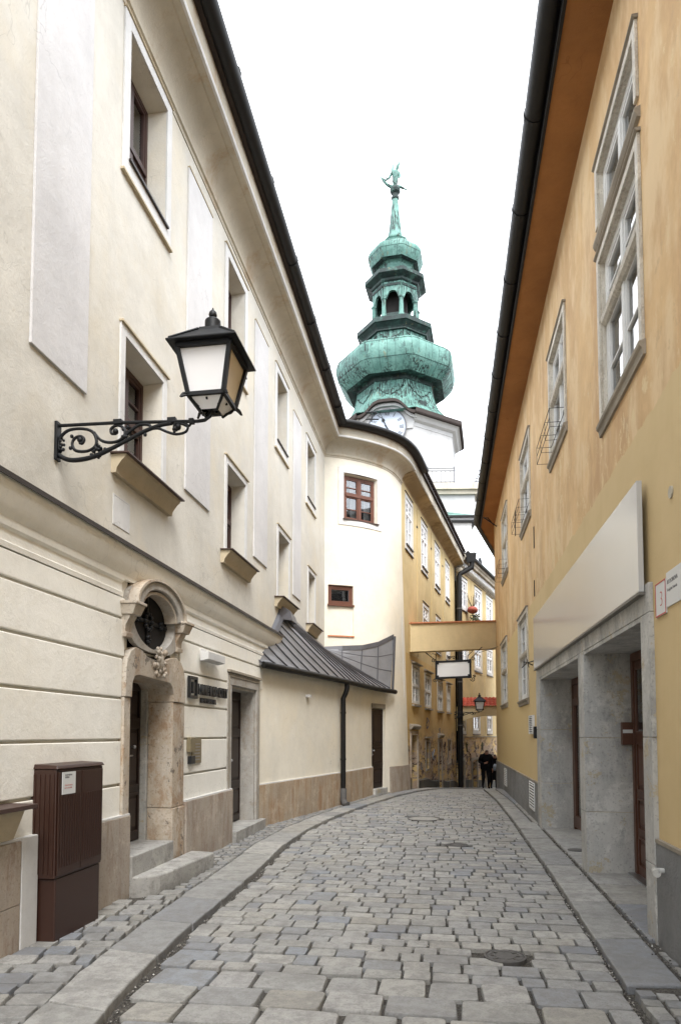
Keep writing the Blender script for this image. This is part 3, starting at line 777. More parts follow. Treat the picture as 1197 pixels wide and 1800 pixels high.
along(FA, gut, name='gutter', mat='gutter_black', par=A, nrm1=(nj.x, nj.y), smooth=60)
for k, yv in enumerate([2.9, 4.6, 6.3, 8.0, 9.7, 11.4, 13.1, 14.8, 16.5]):
    m = MB(TA); m.sweep([(.56+.123*cos(a), zlow(yv, 10.13)+.123*sin(a)) for a in [pi*q/6 for q in range(12)]], [yv, yv+.035]); m.build('gutter_clip', 'gutter_black', A)
along(FA, [(.42, 10.02), (.50, 10.02), (.52, 10.26), (-5.2, 12.1), (-5.2, 12.0)], name='roof', mat='tile_brown', par=A, nrm1=(nj.x, nj.y))

# portal of the first door
P0 = .055
def outline(th):
    c, s_ = cos(th), sin(th); a, b = (.66, .36 if s_ < 0 else .32); pw = 3.2 if s_ < 0 else 4
    d = ((abs(c)/a)**pw+(abs(s_)/b)**pw)**(-1/pw); return c*d, s_*d
m = MB(TA); uc, zc = 7.06, 2.89; N_ = 56; I1, I2, O1, O2 = [], [], [], []
for k in range(N_):
    th = 2*pi*k/N_; ox, oz = outline(th); wq = 1.0-.16*math.exp(-((oz+.10)/.12)**2)
    I1.append(m.p(uc+.535*cos(th), P0, zc+.325*sin(th))); I2.append(m.p(uc+.53*cos(th), -.045, zc+.32*sin(th)))
    O1.append(m.p(uc+ox*wq, P0, zc+oz)); O2.append(m.p(uc+ox*wq, 0, zc+oz))
for k in range(N_):
    j = (k+1) % N_
    m.face([I1[k], I1[j], O1[j], O1[k]]); m.face([I2[k], I2[j], I1[j], I1[k]]); m.face([O1[k], O1[j], O2[j], O2[k]])
m.build('oculus_surround', 'portal_grey', A, smooth=50)
m = MB(TA)
top = [(6.36, 2.02), (6.36, 2.28), (6.39, 2.40), (6.46, 2.49), (6.58, 2.54), (6.72, 2.52), (6.85, 2.47), (7.08, 2.45), (7.31, 2.47), (7.46, 2.52), (7.62, 2.54), (7.78, 2.50), (7.88, 2.40), (7.93, 2.26), (7.93, 2.02)]
bot = [(7.58, 2.02), (7.58, 2.10), (7.54, 2.18), (7.46, 2.23), (6.66, 2.26), (6.56, 2.24), (6.51, 2.17), (6.50, 2.02)]
m.prism(top+bot, -.60, P0+.015); m.build('lintel', 'sandstone', A, smooth=25, bevel=.006)
for a, b, nm in ((6.36, 6.50, 'sandstone'), (7.58, 7.94, 'sandstone')):
    for z0, z1, dn in ((.10, .78, .012), (.785, 2.015, 0)):
        m = MB(TA); m.box(a, b, -.25, P0+dn, z0, z1); m.build('jamb_stone', nm, A, bevel=.01)
m = MB(TA); m.box(7.55, 7.90, -.40, -.252, .10, 2.24); m.build('inner_jamb', 'concrete_stone', A, bevel=.005)
m = MB(TA)      # arched hood
hood = []
for k in range(17):
    a = pi-pi*k/16; hood.append((7.06+.62*cos(a), 2.96+.34*sin(a)))
inn = [(7.06+.49*cos(a), 2.94+.27*sin(a)) for a in [pi*k/16 for k in range(17)]]
m.prism(hood+inn, -.02, .14); m.build('arched_hood', 'portal_grey', A, smooth=30, bevel=.012)
m = MB(TA); h2 = [(u+(u-7.06)*.05, z+.022) for u, z in hood]; m.prism(h2+[(u, z+.001) for u, z in hood[::-1]], -.01, .165); m.build('hood_moulding', 'sandstone', A, smooth=30)
m = MB(TA); h3 = [(7.06+.485*cos(a), 2.93+.265*sin(a)) for a in [pi-pi*k/16 for k in range(17)]]; h4 = [(7.06+.44*cos(a), 2.93+.235*sin(a)) for a in [pi*k/16 for k in range(17)]]
m.prism(h3+h4, -.03, .11); m.build('hood_inner_moulding', 'sandstone', A, smooth=30)
for s_ in (-1, 1):
    c = 7.06+s_*.62; a, b = (c-.14, c+.08) if s_ < 0 else (c-.08, c+.16)
    m = MB(TA); m.hexa([(a+.02, 0, 2.84), (b-.02, 0, 2.84), (b-.02, .15, 2.84), (a+.02, .15, 2.84)], [(a, 0, 2.94), (b, 0, 2.94), (b, .19, 2.94), (a, .19, 2.94)])
    m.box(a-.012, b+.012, 0, .205, 2.942, 2.972); m.build('hood_bracket', 'sandstone', A, bevel=.006)
    m = MB(TA); m.sweep([(0, 2.62), (.075, 2.62), (.08, 2.66), (.06, 2.67), (.065, 2.74), (.10, 2.80), (.12, 2.838), (0, 2.838)], [a+.04, b-.04]); m.build('console', 'sandstone', A, smooth=30)
m = MB(TA); rr = random.Random(9)       # carved cartouche
m.ball((7.14, P0+.03, 2.44), .09, 10, 6, (.9, .35, 1.1))
for k in range(26):
    a = k*2*pi/13+rr.uniform(-.2, .2); q = .10 if k < 13 else .15
    m.ball((7.14+q*cos(a)*.95, P0+rr.uniform(.02, .06), 2.44+q*sin(a)*1.05), rr.uniform(.022, .042), 6, 4, (1, .8, 1))
m.build('cartouche', 'sandstone', A, smooth='all')
m = MB(TA); m.box(6.44, 7.66, -.06, -.046, 2.5, 3.25); m.build('oculus_pane', 'interior_dark', A)
m = MB(TA); m.box(6.53, 7.57, -.04, -.025, 2.86, 2.90); m.box(7.03, 7.07, -.04, -.028, 2.57, 3.2)
for k in range(10):
    a = k*2*pi/10; m.ball((7.05+.09*cos(a), -.02, 2.88+.09*sin(a)), .025, 6, 4)
for du, dz in ((.34, 0), (-.3, 0), (0, -.2)):
    for k in range(5): a = k*1.257; m.ball((7.05+du+.035*cos(a), -.02, 2.88+dz+.035*sin(a)), .022, 5, 4)
m.build('iron_grille', 'iron', A, smooth='all')
def door_leaf(par, T, u0, u1, z0, z1, n, mat, panels, handle=None, name='door', glassy=()):
    m = MB(T); m.box(u0, u1, n-.05, n, z0, z1); d = m.build(name, mat, par)
    for k, (a, b, c, e) in enumerate(panels):
        A_, B_, C_, E_ = u0+(u1-u0)*a, u0+(u1-u0)*b, z0+(z1-z0)*c, z0+(z1-z0)*e
        m = MB(T); q = .025
        ring(m, A_+q, B_-q, C_+q, E_-q, q, n+.001, n+.022)
        if k in glassy: m.build('glazing_bead', mat, d, bevel=.003); g_ = MB(T); g_.box(A_+q, B_-q, n+.002, n+.008, C_+q, E_-q); g_.build('pane', 'glass', d); continue
        m.hexa([(A_+.05, n+.001, C_+.05), (B_-.05, n+.001, C_+.05), (B_-.05, n+.001, E_-.05), (A_+.05, n+.001, E_-.05)], [(A_+.075, n+.016, C_+.075), (B_-.075, n+.016, C_+.075), (B_-.075, n+.016, E_-.075), (A_+.075, n+.016, E_-.075)])
        m.build('door_panel', mat, d, bevel=.002)
    if handle:
        u, z = handle; m = MB(T); m.ball((u, n+.05, z), .022, 8, 6); m.tube([(u, n, z), (u, n+.05, z)], .009, 6)
        m.tube([(u, n+.03, z-.10), (u-.09, n+.035, z-.10)], .009, 6); m.box(u-.018, u+.018, n+.001, n+.006, z-.15, z+.05); m.build('handle', 'steel', d, smooth=True)
    return d
door_leaf(A, TA, 6.44, 7.55, .43, 2.24, -.33, 'wood_dark', [(.05, .47, .05, .3), (.05, .47, .34, .72), (.05, .47, .76, .96), (.53, .95, .05, .3), (.53, .95, .34, .72), (.53, .95, .76, .96)], (7.30, 1.5))
# second door
m = MB(TA); m.box(9.66, 9.84, 0, .04, .1, 2.38); m.box(11.2, 11.38, 0, .04, .1, 2.38); m.box(9.66, 11.38, 0, .04, 2.381, 2.56); m.build('door_surround', 'portal_grey', A, bevel=.006)
m = MB(TA); m.box(9.64, 11.40, 0, .075, 2.562, 2.60); ring(m, 9.72, 11.32, .15, 2.5, .025, .041, .052, 0); m.build('surround_moulding', 'stone_trim', A, bevel=.004)
m = MB(TA); m.box(11.17, 11.26, -.28, .0, .1, 2.38); m.build('inner_jamb', 'portal_grey', A)
m = MB(TA); m.box(9.80, 11.17, -.28, .0, 2.34, 2.44); m.build('inner_lintel', 'portal_grey', A)
door_leaf(A, TA, 9.84, 11.17, .22, 2.34, -.235, 'wood_dark', [(.06, .46, .04, .26), (.06, .46, .30, .66), (.06, .46, .70, .95), (.54, .94, .04, .26), (.54, .94, .30, .66), (.54, .94, .70, .95)], (10.55, 1.22))
m = MB(TA); m.box(9.80, 11.45, -.5, .14, -.1, .20); tag(m.build('door_step', 'step_stone', None, bevel=.01), 'low grey stone step under the panelled door beside the black lettering', 'step')
# steps of the first door
m = MB(TA); m.box(6.50, 7.55, -.44, .10, -.1, .42); tag(m.build('door_step', 'step_stone', None, bevel=.012), 'upper narrow grey step right against the baroque doorway', 'step')
m = MB()
pts = [(-3.135, 6.50), (-3.06, 6.52), (-2.98, 6.60), (-2.92, 6.72), (-2.885, 6.88), (-2.87, 7.06), (-2.80, 8.02), (-2.84, 8.08), (-3.135, 8.12)]
b = [m.p(x, y, -.08) for x, y in pts]; t_ = [m.p(x, y, .21+.004*sin(9*y)) for x, y in pts]
m.face(b[::-1]); m.face(t_)
for i in range(len(pts)): j = (i+1) % len(pts); m.face([b[i], b[j], t_[j], t_[i]])
tag(m.build('door_step', 'step_stone', None, bevel=.018), 'lower thick pale stone block with a rounded corner on the setts before the baroque doorway', 'step')

# bay wall of the same building, turning towards the camera
def batter(z, u): return .20*max(0, min(1, (7.5-z)/7.5))*max(0, min(1, (u-.4)/1.2))
PB = Path(bayc); TB = PB.T(0, batter); LB = PB.s[-1]
wb = MB(TB)
def bay_u(x):          # arclength of a given x
    u = 0
    while u < LB and PB.at(u)[0].x < x: u += .005
    return u
bw = (bay_u(-2.74), bay_u(-1.89), 7.48, 8.78); sw = (bay_u(-3.13), bay_u(-2.50), 5.12, 5.66); sp_ = (sw[0], sw[1], 4.28, 5.08)
wall_sheet(wb, 0, LB, -.4, 9.5, [bw+(.22, .05), sw+(.10, .0), sp_+(.03, .0)], .2, .03, .12)
wb.build('bay_wall', 'bay_cream', A, smooth=30)
m = MB(TB); us = [sp_[0]+(sp_[1]-sp_[0])*i/4 for i in range(5)]; m.sweep([(-.05, 4.28), (-.03, 4.28), (-.03, 5.08), (-.05, 5.08)], us); m.build('sunk_panel', 'bay_cream', A)
m = MB(TB); m.longbox(sp_[0]-.01, sp_[1]+.01, -.02, .035, 4.25, 4.285, .15); m.build('panel_ledge', 'rust_plaster', A)
m = MB(TB); a, b, z0, z1 = bw; wd = .15
for q in ((a-wd, a, z0-wd, z1+wd), (b, b+wd, z0-wd, z1+wd)): m.longbox(q[0], q[1], 0, .02, q[2], q[3], .1)
m.longbox(a, b, 0, .02, z1, z1+wd, .1); m.longbox(a, b, 0, .02, z0-wd, z0, .1); m.build('window_surround', 'cream_white', A, smooth=30)
def chord(u0, u1):      # straight frame through two points of the bay
    p, q = PB.at(u0)[0], PB.at(u1)[0]; d = q-p; ang = math.degrees(atan2(d.x, d.y)); return frame((p.x, p.y), ang, 1), d.length
TW, lw = chord(bw[0], bw[1]); window(A, TW, .05, lw-.05, bw[2]+.02, bw[3]-.05, -.14, 'wood_brown', (.58,), 2, True, bars=(.42,), fr=.06)
m = MB(TW); m.box(-.03, lw+.03, -.15, .07, bw[2]-.01, bw[2]+.02); m.build('sill_capping', 'cap_brown', A)
TW, lw = chord(sw[0], sw[1]); bo = batter(5.4, (sw[0]+sw[1])/2)
TW2 = lambda u, n, z: TW(u, n+bo, z)
window(A, TW2, .0, lw, sw[2]+.01, sw[3]-.01, -.10, 'wood_brown', (), 1, False, fr=.07)
m = MB(TW2); m.box(-.02, lw+.02, -.05, .06, sw[2]-.04, sw[2]+.01); m.build('sill_capping', 'wood_brown', A)
m = MB(); m.box(-3.9, -1.6, 20.2, 20.25, 4, 9.3); m.build('interior', 'interior_dark', A)
# bay plinth right of the low door
m = MB(TB); ua, ub = bay_u(-1.80)+.12, LB+.0; m.longbox(ua, ub, 0, .05, -.3, .74, .2); m.build('plinth_slab', 'travertine', A, smooth=30)
m = MB(TB); m.longbox(LB-.30, LB-.26, 0, .008, 2.7, 5.1, .1); m.build('wall_seam', 'cream_white', A)
# ------------------------------------------------------------------ entrance annex with the sheet metal roof
X = thing('entrance_annex', 'low cream annex with a grey standing seam metal roof and brown stone base', 'annex', (-2.6, 15, 0))
Q = [(-3.23, 11.42), (-2.40, 15.35), (-1.97, 17.95), (-1.70, 18.70), (-1.66, 18.9)]
PX = Path(Q); TX = PX.T(); dx0 = PX.s[2]+.0; dx1 = PX.s[3]-.02
wb = MB(TX); wall_sheet(wb, 0, PX.s[-1], -.3, 2.86, [(dx0, dx1, -.1, 2.33, .05, 0)], .05, 0, .5); wb.build('wall', 'bay_cream', X)
for a, b, dn in ((.02, 1.45, 0), (1.45, 3.45, .002), (3.47, 4.8, 0), (4.8, dx0-.02, .003)):
    m = MB(TX); m.longbox(a+.003, b-.003, 0, .045+dn, -.2, .76, .5); m.build('plinth_slab', 'travertine_rust', X, bevel=.004)
m = MB(TX); m.longbox(.02, dx0-.01, 0, .035, .762, .78, .5); m.build('plinth_capping', 'cream_white', X)
door_leaf(X, TX, dx0+.02, dx1-.02, .2, 2.31, -.03, 'wood_dark', [(.12, .88, .05, .25), (.12, .88, .30, .52), (.12, .88, .55, .95)], (dx0+.1, 1.2))
m = MB(TX); m.box(dx0-.03, dx1+.03, 0, .03, 2.33, 2.45); m.build('door_lintel', 'stone_trim', X)
m = MB(TX); m.box(dx0-.02, dx1+.0, -.12, .10, -.1, .19); m.build('door_sill', 'concrete_stone', X, bevel=.01)
m = MB(TX); m.box(2.05, 2.16, 0, .09, 2.38, 2.43); m.build('wall_spout', 'cream_white', X)
# eave line and wall contact lines
EV = [(-3.12, 11.4), (-2.27, 15.3), (-1.86, 17.6), (-1.50, 18.85)]
PE = Path(EV)
def ev(t):
    p, _ = PE.at(t*PE.s[-1]); return Vector((p.x, p.y, 2.87))
CT = [Vector((-3.2, 11.35, 2.90)), Vector((-3.2, 12.25, 3.46)), Vector((-3.2, 12.9, 3.96)), Vector((-3.2, 13.9, 4.0)), Vector((-3.2, 15.5, 3.9)), Vector((-3.2, 17.5, 3.86))]
tt = [0, .20, .44, .70, .86, 1.0]; ee = [0.0, .22, .50, .72, .87, .985]
def ct(t):
    for i in range(5):
        if t <= tt[i+1]+1e-9:
            q = (t-tt[i])/(tt[i+1]-tt[i]); return CT[i].lerp(CT[i+1], q), ev(ee[i]+(ee[i+1]-ee[i])*q)
NP = 17
for k in range(NP):
    a0, b0 = ct(k/NP); a1, b1 = ct((k+1)/NP)
    sag = Vector((0, 0, -.015)); m = MB()
    c0, c1 = (a0+b0)/2+sag, (a1+b1)/2+sag
    dn = Vector((0, 0, -.03))
    for (p, q, r, s_) in ((a0, a1, c1, c0), (c0, c1, b1, b0)):
        m.hexa([tuple(v+dn) for v in (p, q, r, s_)], [tuple(v) for v in (p, q, r, s_)])
    m.build('roof_panel', 'zinc', X)
    m = MB(); up_ = Vector((0, 0, .028)); m.tube([tuple(a0+up_*.6), tuple(c0+up_*.6), tuple(b0+up_*.6)], .016, 6); m.build('standing_seam', 'zinc_dark', X)
bc = [Vector((-3.2, 17.75, 3.86)), Vector((-2.75, 17.95, 3.9)), Vector((-2.25, 18.28, 3.95)), Vector((-1.85, 18.62, 4.08)), Vector((-1.46, 19.05, 4.34))]
vl = [Vector((-3.2, 17.52, 3.86)), Vector((-2.75, 17.9, 3.56)), Vector((-2.3, 18.25, 3.3)), Vector((-1.85, 18.6, 3.05)), Vector((-1.47, 18.92, 2.88))]
# second slope: valley to the bay wall
va = [ct(1)[0].lerp(ct(1)[1], q) for q in (0, .28, .55, .8, 1)]
for i in range(4):
    for j in range(3):
        f = lambda ii, jj: va[ii].lerp(bc[ii], jj/3)+Vector((0, 0, .012))
        g4 = [f(i, j), f(i+1, j), f(i+1, j+1), f(i, j+1)]; c = sum(g4, Vector())/4
        g4 = [c+(v-c)*.995 for v in g4]; m = MB(); m.hexa([tuple(v-Vector((0, 0, .02))) for v in g4], [tuple(v) for v in g4]); m.build('roof_sheet', 'zinc', X)
for i in range(1, 4): m = MB(); m.tube([tuple(va[i]+Vector((0, 0, .03))), tuple(bc[i]+Vector((0, -.01, .03)))], .014, 5); m.build('standing_seam', 'zinc_dark', X)
for j in (1, 2): m = MB(); m.tube([tuple(va[i].lerp(bc[i], j/3)+Vector((0, 0, .016))) for i in range(5)], .010, 5); m.build('sheet_joint', 'zinc_dark', X)
m = MB()
for a, b in zip(bc, bc[1:]): m.hexa([tuple(a+Vector((0, -.03, -.03))), tuple(b+Vector((0, -.03, -.03))), tuple(b+Vector((.0, .08, -.03))), tuple(a+Vector((.0, .08, -.03)))], [tuple(a+Vector((0, 0, .10))), tuple(b+Vector((0, 0, .10))), tuple(b+Vector((.0, .08, .10))), tuple(a+Vector((.0, .08, .10)))])
m.build('wall_flashing', 'zinc_dark', X)
m = MB(); m.tube([tuple(v+Vector((-.02, 0, .02))) for v in va], .03, 6); m.tube([tuple(bc[-1]+Vector((.03, -.02, .03))), tuple(va[-1]+Vector((.06, .03, .0)))], .035, 6); m.build('roof_edge', 'zinc_dark', X)
m = MB()
for a, b in zip(CT[1:], CT[2:]): m.hexa([(-3.22, a.y, a.z-.02), (-3.22, b.y, b.z-.02), (-3.12, b.y, b.z-.04), (-3.12, a.y, a.z-.04)], [(-3.22, a.y, a.z+.13), (-3.22, b.y, b.z+.13), (-3.17, b.y, b.z+.06), (-3.17, a.y, a.z+.06)])
m.build('wall_flashing', 'zinc_dark', X)
m = MB(); m.hexa([(-3.2, 12.75, 3.86), (-2.98, 12.95, 3.86), (-2.98, 13.45, 3.86), (-3.2, 13.45, 3.9)], [(-3.2, 12.8, 4.16), (-3.02, 12.98, 4.06), (-3.02, 13.45, 4.0), (-3.2, 13.45, 4.2)]); m.build('ridge_cap', 'zinc_dark', X, bevel=.01)
m = MB(); m.tube([(p[0]+.045, p[1], 2.835-.002*i) for i, p in enumerate([(-3.16, 11.35)]+catmull(EV, 4)+[(-1.46, 19.0)])], .062, 10); m.build('gutter', 'gutter_black', X, smooth=True)
m = MB(); dp = (-2.27, 15.25)
m.tube([(dp[0]+.04, dp[1], 2.80), (dp[0]+.04, dp[1], 2.66), (dp[0]+.0, dp[1]+.02, 2.55), (dp[0]-.05, dp[1]+.02, 2.44), (dp[0]-.05, dp[1]+.02, .32)], .058, 12); m.build('downpipe', 'gutter_black', X, smooth=True)
m = MB(); m.tube([(dp[0]-.05, dp[1]+.02, .42), (dp[0]-.05, dp[1]+.02, .40), (dp[0]-.05, dp[1]+.02, .16), (dp[0]-.01, dp[1]-.03, .08), (dp[0]+.06, dp[1]-.09, .055)], [.07, .078, .078, .078, .078], 12); m.build('pipe_shoe', 'iron_lid', X, smooth=True)
m = MB()
for z in (2.1, 1.05): m.lathe(dp[0]-.05, dp[1]+.02, [(.066, z), (.066, z+.04)], 12)
m.build('pipe_clamp', 'gutter_black', X)

# ------------------------------------------------------------------ ochre building
Cb = thing('ochre_building', 'ochre building with white flush windows and peeling graffiti-marked base past the cream bay', 'building', (-.6, 24, -.4))
TC = frame((-1.31, 20.3), 8.36, 1)
CW1 = [(.62, 1.62, 7.53, 9.0), (3.3, 4.35, 7.47, 8.98), (6.15, 7.2, 7.43, 8.94), (8.9, 9.9, 7.46, 8.9)]
CW2 = [(3.55, 4.55, 4.95, 6.1), (6.35, 7.3, 4.95, 6.1), (9.0, 9.9, 4.95, 6.08)]
CW3 = [(1.5, 2.6, 2.62, 3.8), (3.75, 4.9, 2.58, 3.74), (6.5, 7.65, 2.56, 3.69), (8.95, 9.85, 2.58, 3.68)]
CG = [(3.86, 4.55, .40, 1.35, .25), (9.1, 9.9, .38, 1.36, .25)]
CD = [(1.22, 2.25, -.4, 1.60, .30), (6.65, 7.4, -.75, 1.30, .30)]
wb = MB(TC); wall_sheet(wb, 0, 11.8, 4.15, 9.9, CW1+CW2, .10, 0); wb.build('wall', 'ochre_wall', Cb)
wb = MB(TC); wall_sheet(wb, 0, 11.8, -1.6, 4.15, CW3+CG+CD, .12, .0); wb.build('lower_wall', 'stained_yellow', Cb)
dark_back(Cb, TC, 0, 11.6, -1, 9.4, -.8)
m = MB(TC); m.box(11.8-.04, 11.8, -6, 0, -1.5, 9.9); m.build('end_wall', 'ochre_wall', Cb)
for i, (a, b, z0, z1) in enumerate(CW1+CW2):
    m = MB(TC); ring(m, a, b, z0, z1, .10, 0, .02, .16); m.build('window_surround', 'window_white', Cb)
    for q in ((a-.12, b+.12, 0, .045, z0-.20, z0-.175), (a-.02, b+.02, 0, .06, z0-.02, z0+.02), (a-.12, b+.12, 0, .03, z1+.17, z1+.185)): m = MB(TC); m.box(*q); m.build('drip_edge', 'flashing', Cb)
    window(Cb, TC, a+.01, b-.01, z0+.02, z1-.01, -.07, 'white_paint', (.68,), 2, False, bars=(.5,), fr=.07)
for i, (a, b, z0, z1) in enumerate(CW3):
    m = MB(TC); ring(m, a, b, z0, z1, .08, 0, .03, .0); m.build('window_surround', 'old_frame', Cb)
    m = MB(TC); m.hexa([(a-.13, 0, z1+.10), (b+.13, 0, z1+.10), (b+.16, .13, z1+.10), (a-.16, .13, z1+.10)], [(a-.13, 0, z1+.19), (b+.13, 0, z1+.19), (b+.16, .13, z1+.13), (a-.16, .13, z1+.13)]); m.build('window_hood', 'stone_trim', Cb)
    m = MB(TC); m.box(a-.06, b+.06, 0, .09, z0-.09, z0-.03); m.build('sill', 'stone_trim', Cb)
    window(Cb, TC, a+.02, b-.02, z0+.0, z1-.02, -.06, 'window_white', (.5,), 2, i > 1, bars=(.5,), fr=.06)
for i, (a, b, z0, z1, d) in enumerate(CG):
    m = MB(TC); ring(m, a, b, z0, z1, .07, 0, .03, .07); m.build('window_surround', 'stone_trim', Cb)
    window(Cb, TC, a+.01, b-.01, z0+.01, z1-.01, -.22, 'wood_dark', (.5,), 2, False)
    m = MB(TC)
    for q in (.25, .5, .75): m.tube([(a+(b-a)*q, -.05, z0), (a+(b-a)*q, -.05, z1)], .012, 5)
    m.build('window_bars', 'iron', Cb)
    if i == 0: m = MB(TC); m.box(a-.15, b+.15, 0, .08, z1+.14, z1+.19); m.build('window_hood', 'stone_trim', Cb)
for i, (a, b, z0, z1, d) in enumerate(CD):
    m = MB(TC); m.box(a-.12, a, 0, .04, z0-.3, z1); m.box(b, b+.12, 0, .04, z0-.3, z1); m.box(a-.12, b+.12, 0, .04, z1+.002, z1+.14); m.build('door_surround', 'stone_trim' if i else 'sandstone', Cb)
    m = MB(TC); m.sweep([(0, z1+.18), (.06, z1+.18), (.12, z1+.26), (.12, z1+.30), (0, z1+.36)], [a-.2, b+.2]); m.build('door_hood', 'stone_trim', Cb)
    door_leaf(Cb, TC, a, b, z0, z1, -.25, 'wood_dark' if i == 0 else 'old_frame', [(.08, .92, .04, .3), (.08, .92, .34, .62), (.08, .92, .66, .96)])
# dark base course following the slope
segs = [(0, 1.08), (2.39, 6.5), (7.54, 11.8)]
for a, b in segs:
    m = MB(TC)
    k = max(1, int((b-a)/.8))
    for i in range(k):
        u0, u1 = a+(b-a)*i/k, a+(b-a)*(i+1)/k; f = lambda u: gz(20.3+u*.99)
        m.hexa([(u0, 0, f(u0)-.2), (u1, 0, f(u1)-.2), (u1, .05, f(u1)-.2), (u0, .05, f(u0)-.2)], [(u0, 0, f(u0)+.34+.04*sin(u0*2)), (u1, 0, f(u1)+.34+.04*sin(u1*2)), (u1, .05, f(u1)+.30+.04*sin(u1*2)), (u0, .05, f(u0)+.30+.04*sin(u0*2))])
    m.build('base_course', 'dark_plinth', Cb)
for u in (2.45, 5.25, 8.05, 10.6): m = MB(TC); m.box(u, u+.03, 0, .02, 4.2, 9.2); m.build('wall_strip', 'ochre_wall', Cb)
for k, u in enumerate((2.45, 5.25, 8.05)): m = MB(TC); m.box(u-.06, u+.1, 0, .02, 8.55, 8.62); m.build('vent_slot', 'interior_dark', Cb)
# graffiti scrawls (paint on the wall)
gr = random.Random(4)
for u, z, sc_, mt in ((4.25, 2.0, .28, 'grey_print'), (6.9, 1.75, .2, 'grey_print'), (5.4, .9, .3, 'clock_blue'), (3.0, .6, .25, 'grey_print'), (8.3, 1.1, .25, 'tile_brown'), (5.3, .1, .25, 'tile_brown')):
    m = MB(TC); pts = [(u+gr.uniform(-1, 1)*sc_, .004, z+gr.uniform(-1, 1)*sc_*.8) for _ in range(9)]
    m.tube(catmull(pts, 4), .014, 4); m.build('graffiti', mt, Cb)
m = MB(TC)
for k in range(16):
    pts = [(1.35+gr.uniform(0, .8), -.235, -.2+1.7*k/16+gr.uniform(-.1, .1)) for _ in range(4)]; m.tube(catmull(pts, 3), .02, 4)
m.build('graffiti', 'sign_paper', Cb)
cpC = [(0, 9.40), (.04, 9.42), (.06, 9.46), (.50, 9.54), (.66, 9.55), (.68, 9.58)]
nC1 = (cos(CDIR), -sin(CDIR))
def blend(p0, p1):      # cornice of the ochre house widens out of the bay cornice
    return None
along(FC, [(0, 9.36), (.02, 9.42), (.07, 9.47), (.14, 9.53), (.31, 9.60), (.40, 9.63), (.40, 9.70), (0, 9.70)], name='cornice_cove', mat='cornice_brown', par=Cb, nrm0=(nj.x, nj.y), nrm1=nC1, smooth=25)
along(FC, [(.40, 9.60), (.43, 9.60), (.445, 9.66), (.43, 9.72), (.43, 10.05), (.2, 10.05), (.2, 9.71), (.40, 9.71)], name='cornice', mat='cornice_stone', par=Cb, nrm0=(nj.x, nj.y), nrm1=nC1, smooth=25)
k5 = 4
along(FC[:3], gut, name='gutter', mat='gutter_black', par=Cb, nrm0=(nj.x, nj.y), nrm1=nC1, smooth=60)
along(FC, [(.40, 10.05), (.50, 10.05), (.50, 10.12), (.36, 10.2), (-5.2, 12.0), (-5.2, 11.9)], name='roof', mat='tile_brown', par=Cb, nrm0=(nj.x, nj.y), nrm1=nC1)
m = MB(TC); rr = random.Random(2)
for k in range(44): u = .9+k*.25; m.sweep([(.38, 10.12), (.52+rr.uniform(0, .02), 10.10), (.52, 10.15), (.38, 10.20)], [u, u+.2])
m.build('tile_edge', 'tile_brown', Cb)
m = MB(TC); m.ball((11.75, .22, 9.25), .24, 10, 6, (.8, .8, .7)); m.build('cornice_scroll', 'cornice_stone', Cb, smooth='all')
# downpipe at the corner
m = MB(); px_, py_ = .60, 31.78
m.tube([(1.20, 31.9, 9.72), (1.20, 31.9, 9.38), (px_+.05, py_, 9.05), (px_, py_, 8.95), (px_, py_, -1.1)], [.13, .12, .11, .125, .125], 10); m.build('downpipe', 'gutter_black', Cb, smooth=True)
m = MB(); m.hexa([(.98, 31.75, 9.6), (1.36, 31.75, 9.6), (1.36, 32.05, 9.6), (.98, 32.05, 9.6)], [(.9, 31.7, 10.0), (1.42, 31.7, 10.0), (1.42, 32.1, 10.0), (.9, 32.1, 10.0)]); m.build('rain_hopper', 'gutter_black', Cb)
m = MB()
for z in (7.4, 5.9, 4.0, 2.0): m.lathe(px_, py_, [(.14, z), (.14, z+.05)], 10)
m.build('pipe_clamp', 'iron_lid', Cb)

# ------------------------------------------------------------------ yellow building with dentil cornice
Db = thing('yellow_building', 'yellow building with dentil cornice and white windows at the end of the lane', 'building', (1.6, 35, -1))
TD = frame((.50, 31.95), 16, 1)
DW1 = [(.55, 1.75, 7.72, 9.0), (3.45, 4.8, 7.75, 9.05), (6.05, 7.4, 7.78, 9.1), (9, 10.3, 7.78, 9.1)]
DW2 = [(.6, 1.85, 5.0, 6.2), (3.35, 4.7, 5.0, 6.2), (6.1, 7.3, 5.0, 6.2)]
DW3 = [(.12, 1.25, 1.78, 2.9), (2.9, 4.15, 1.78, 2.95), (6.0, 7.0, 1.78, 2.9)]
DD = [(.05, .95, -1.3, .28, .3), (2.5, 3.5, -1.4, .22, .3), (5.6, 6.5, -1.6, .3, .3)]
wb = MB(TD); wall_sheet(wb, -.1, 14, 1.5, 9.9, DW1+DW2+DW3, .1, 0); wb.build('wall', 'ochre_wall', Db)
wb = MB(TD); wall_sheet(wb, -.1, 14, -2.4, 1.5, DD, .2, 0); wb.build('lower_wall', 'stained_yellow', Db)
dark_back(Db, TD, 0, 14, -2, 9.4, -.8)
for i, (a, b, z0, z1) in enumerate(DW1+DW2+DW3):
    m = MB(TD); ring(m, a, b, z0, z1, .12, 0, .03, .14); m.build('window_surround', 'window_white', Db)
    for q in ((a-.14, b+.14, 0, .05, z0-.20, z0-.17), (a-.14, b+.14, 0, .04, z1+.17, z1+.19)): m = MB(TD); m.box(*q); m.build('drip_edge', 'flashing', Db)
    window(Db, TD, a+.01, b-.01, z0+.02, z1-.01, -.07, 'white_paint', (.65,), 2, False, bars=(.5,), fr=.08)
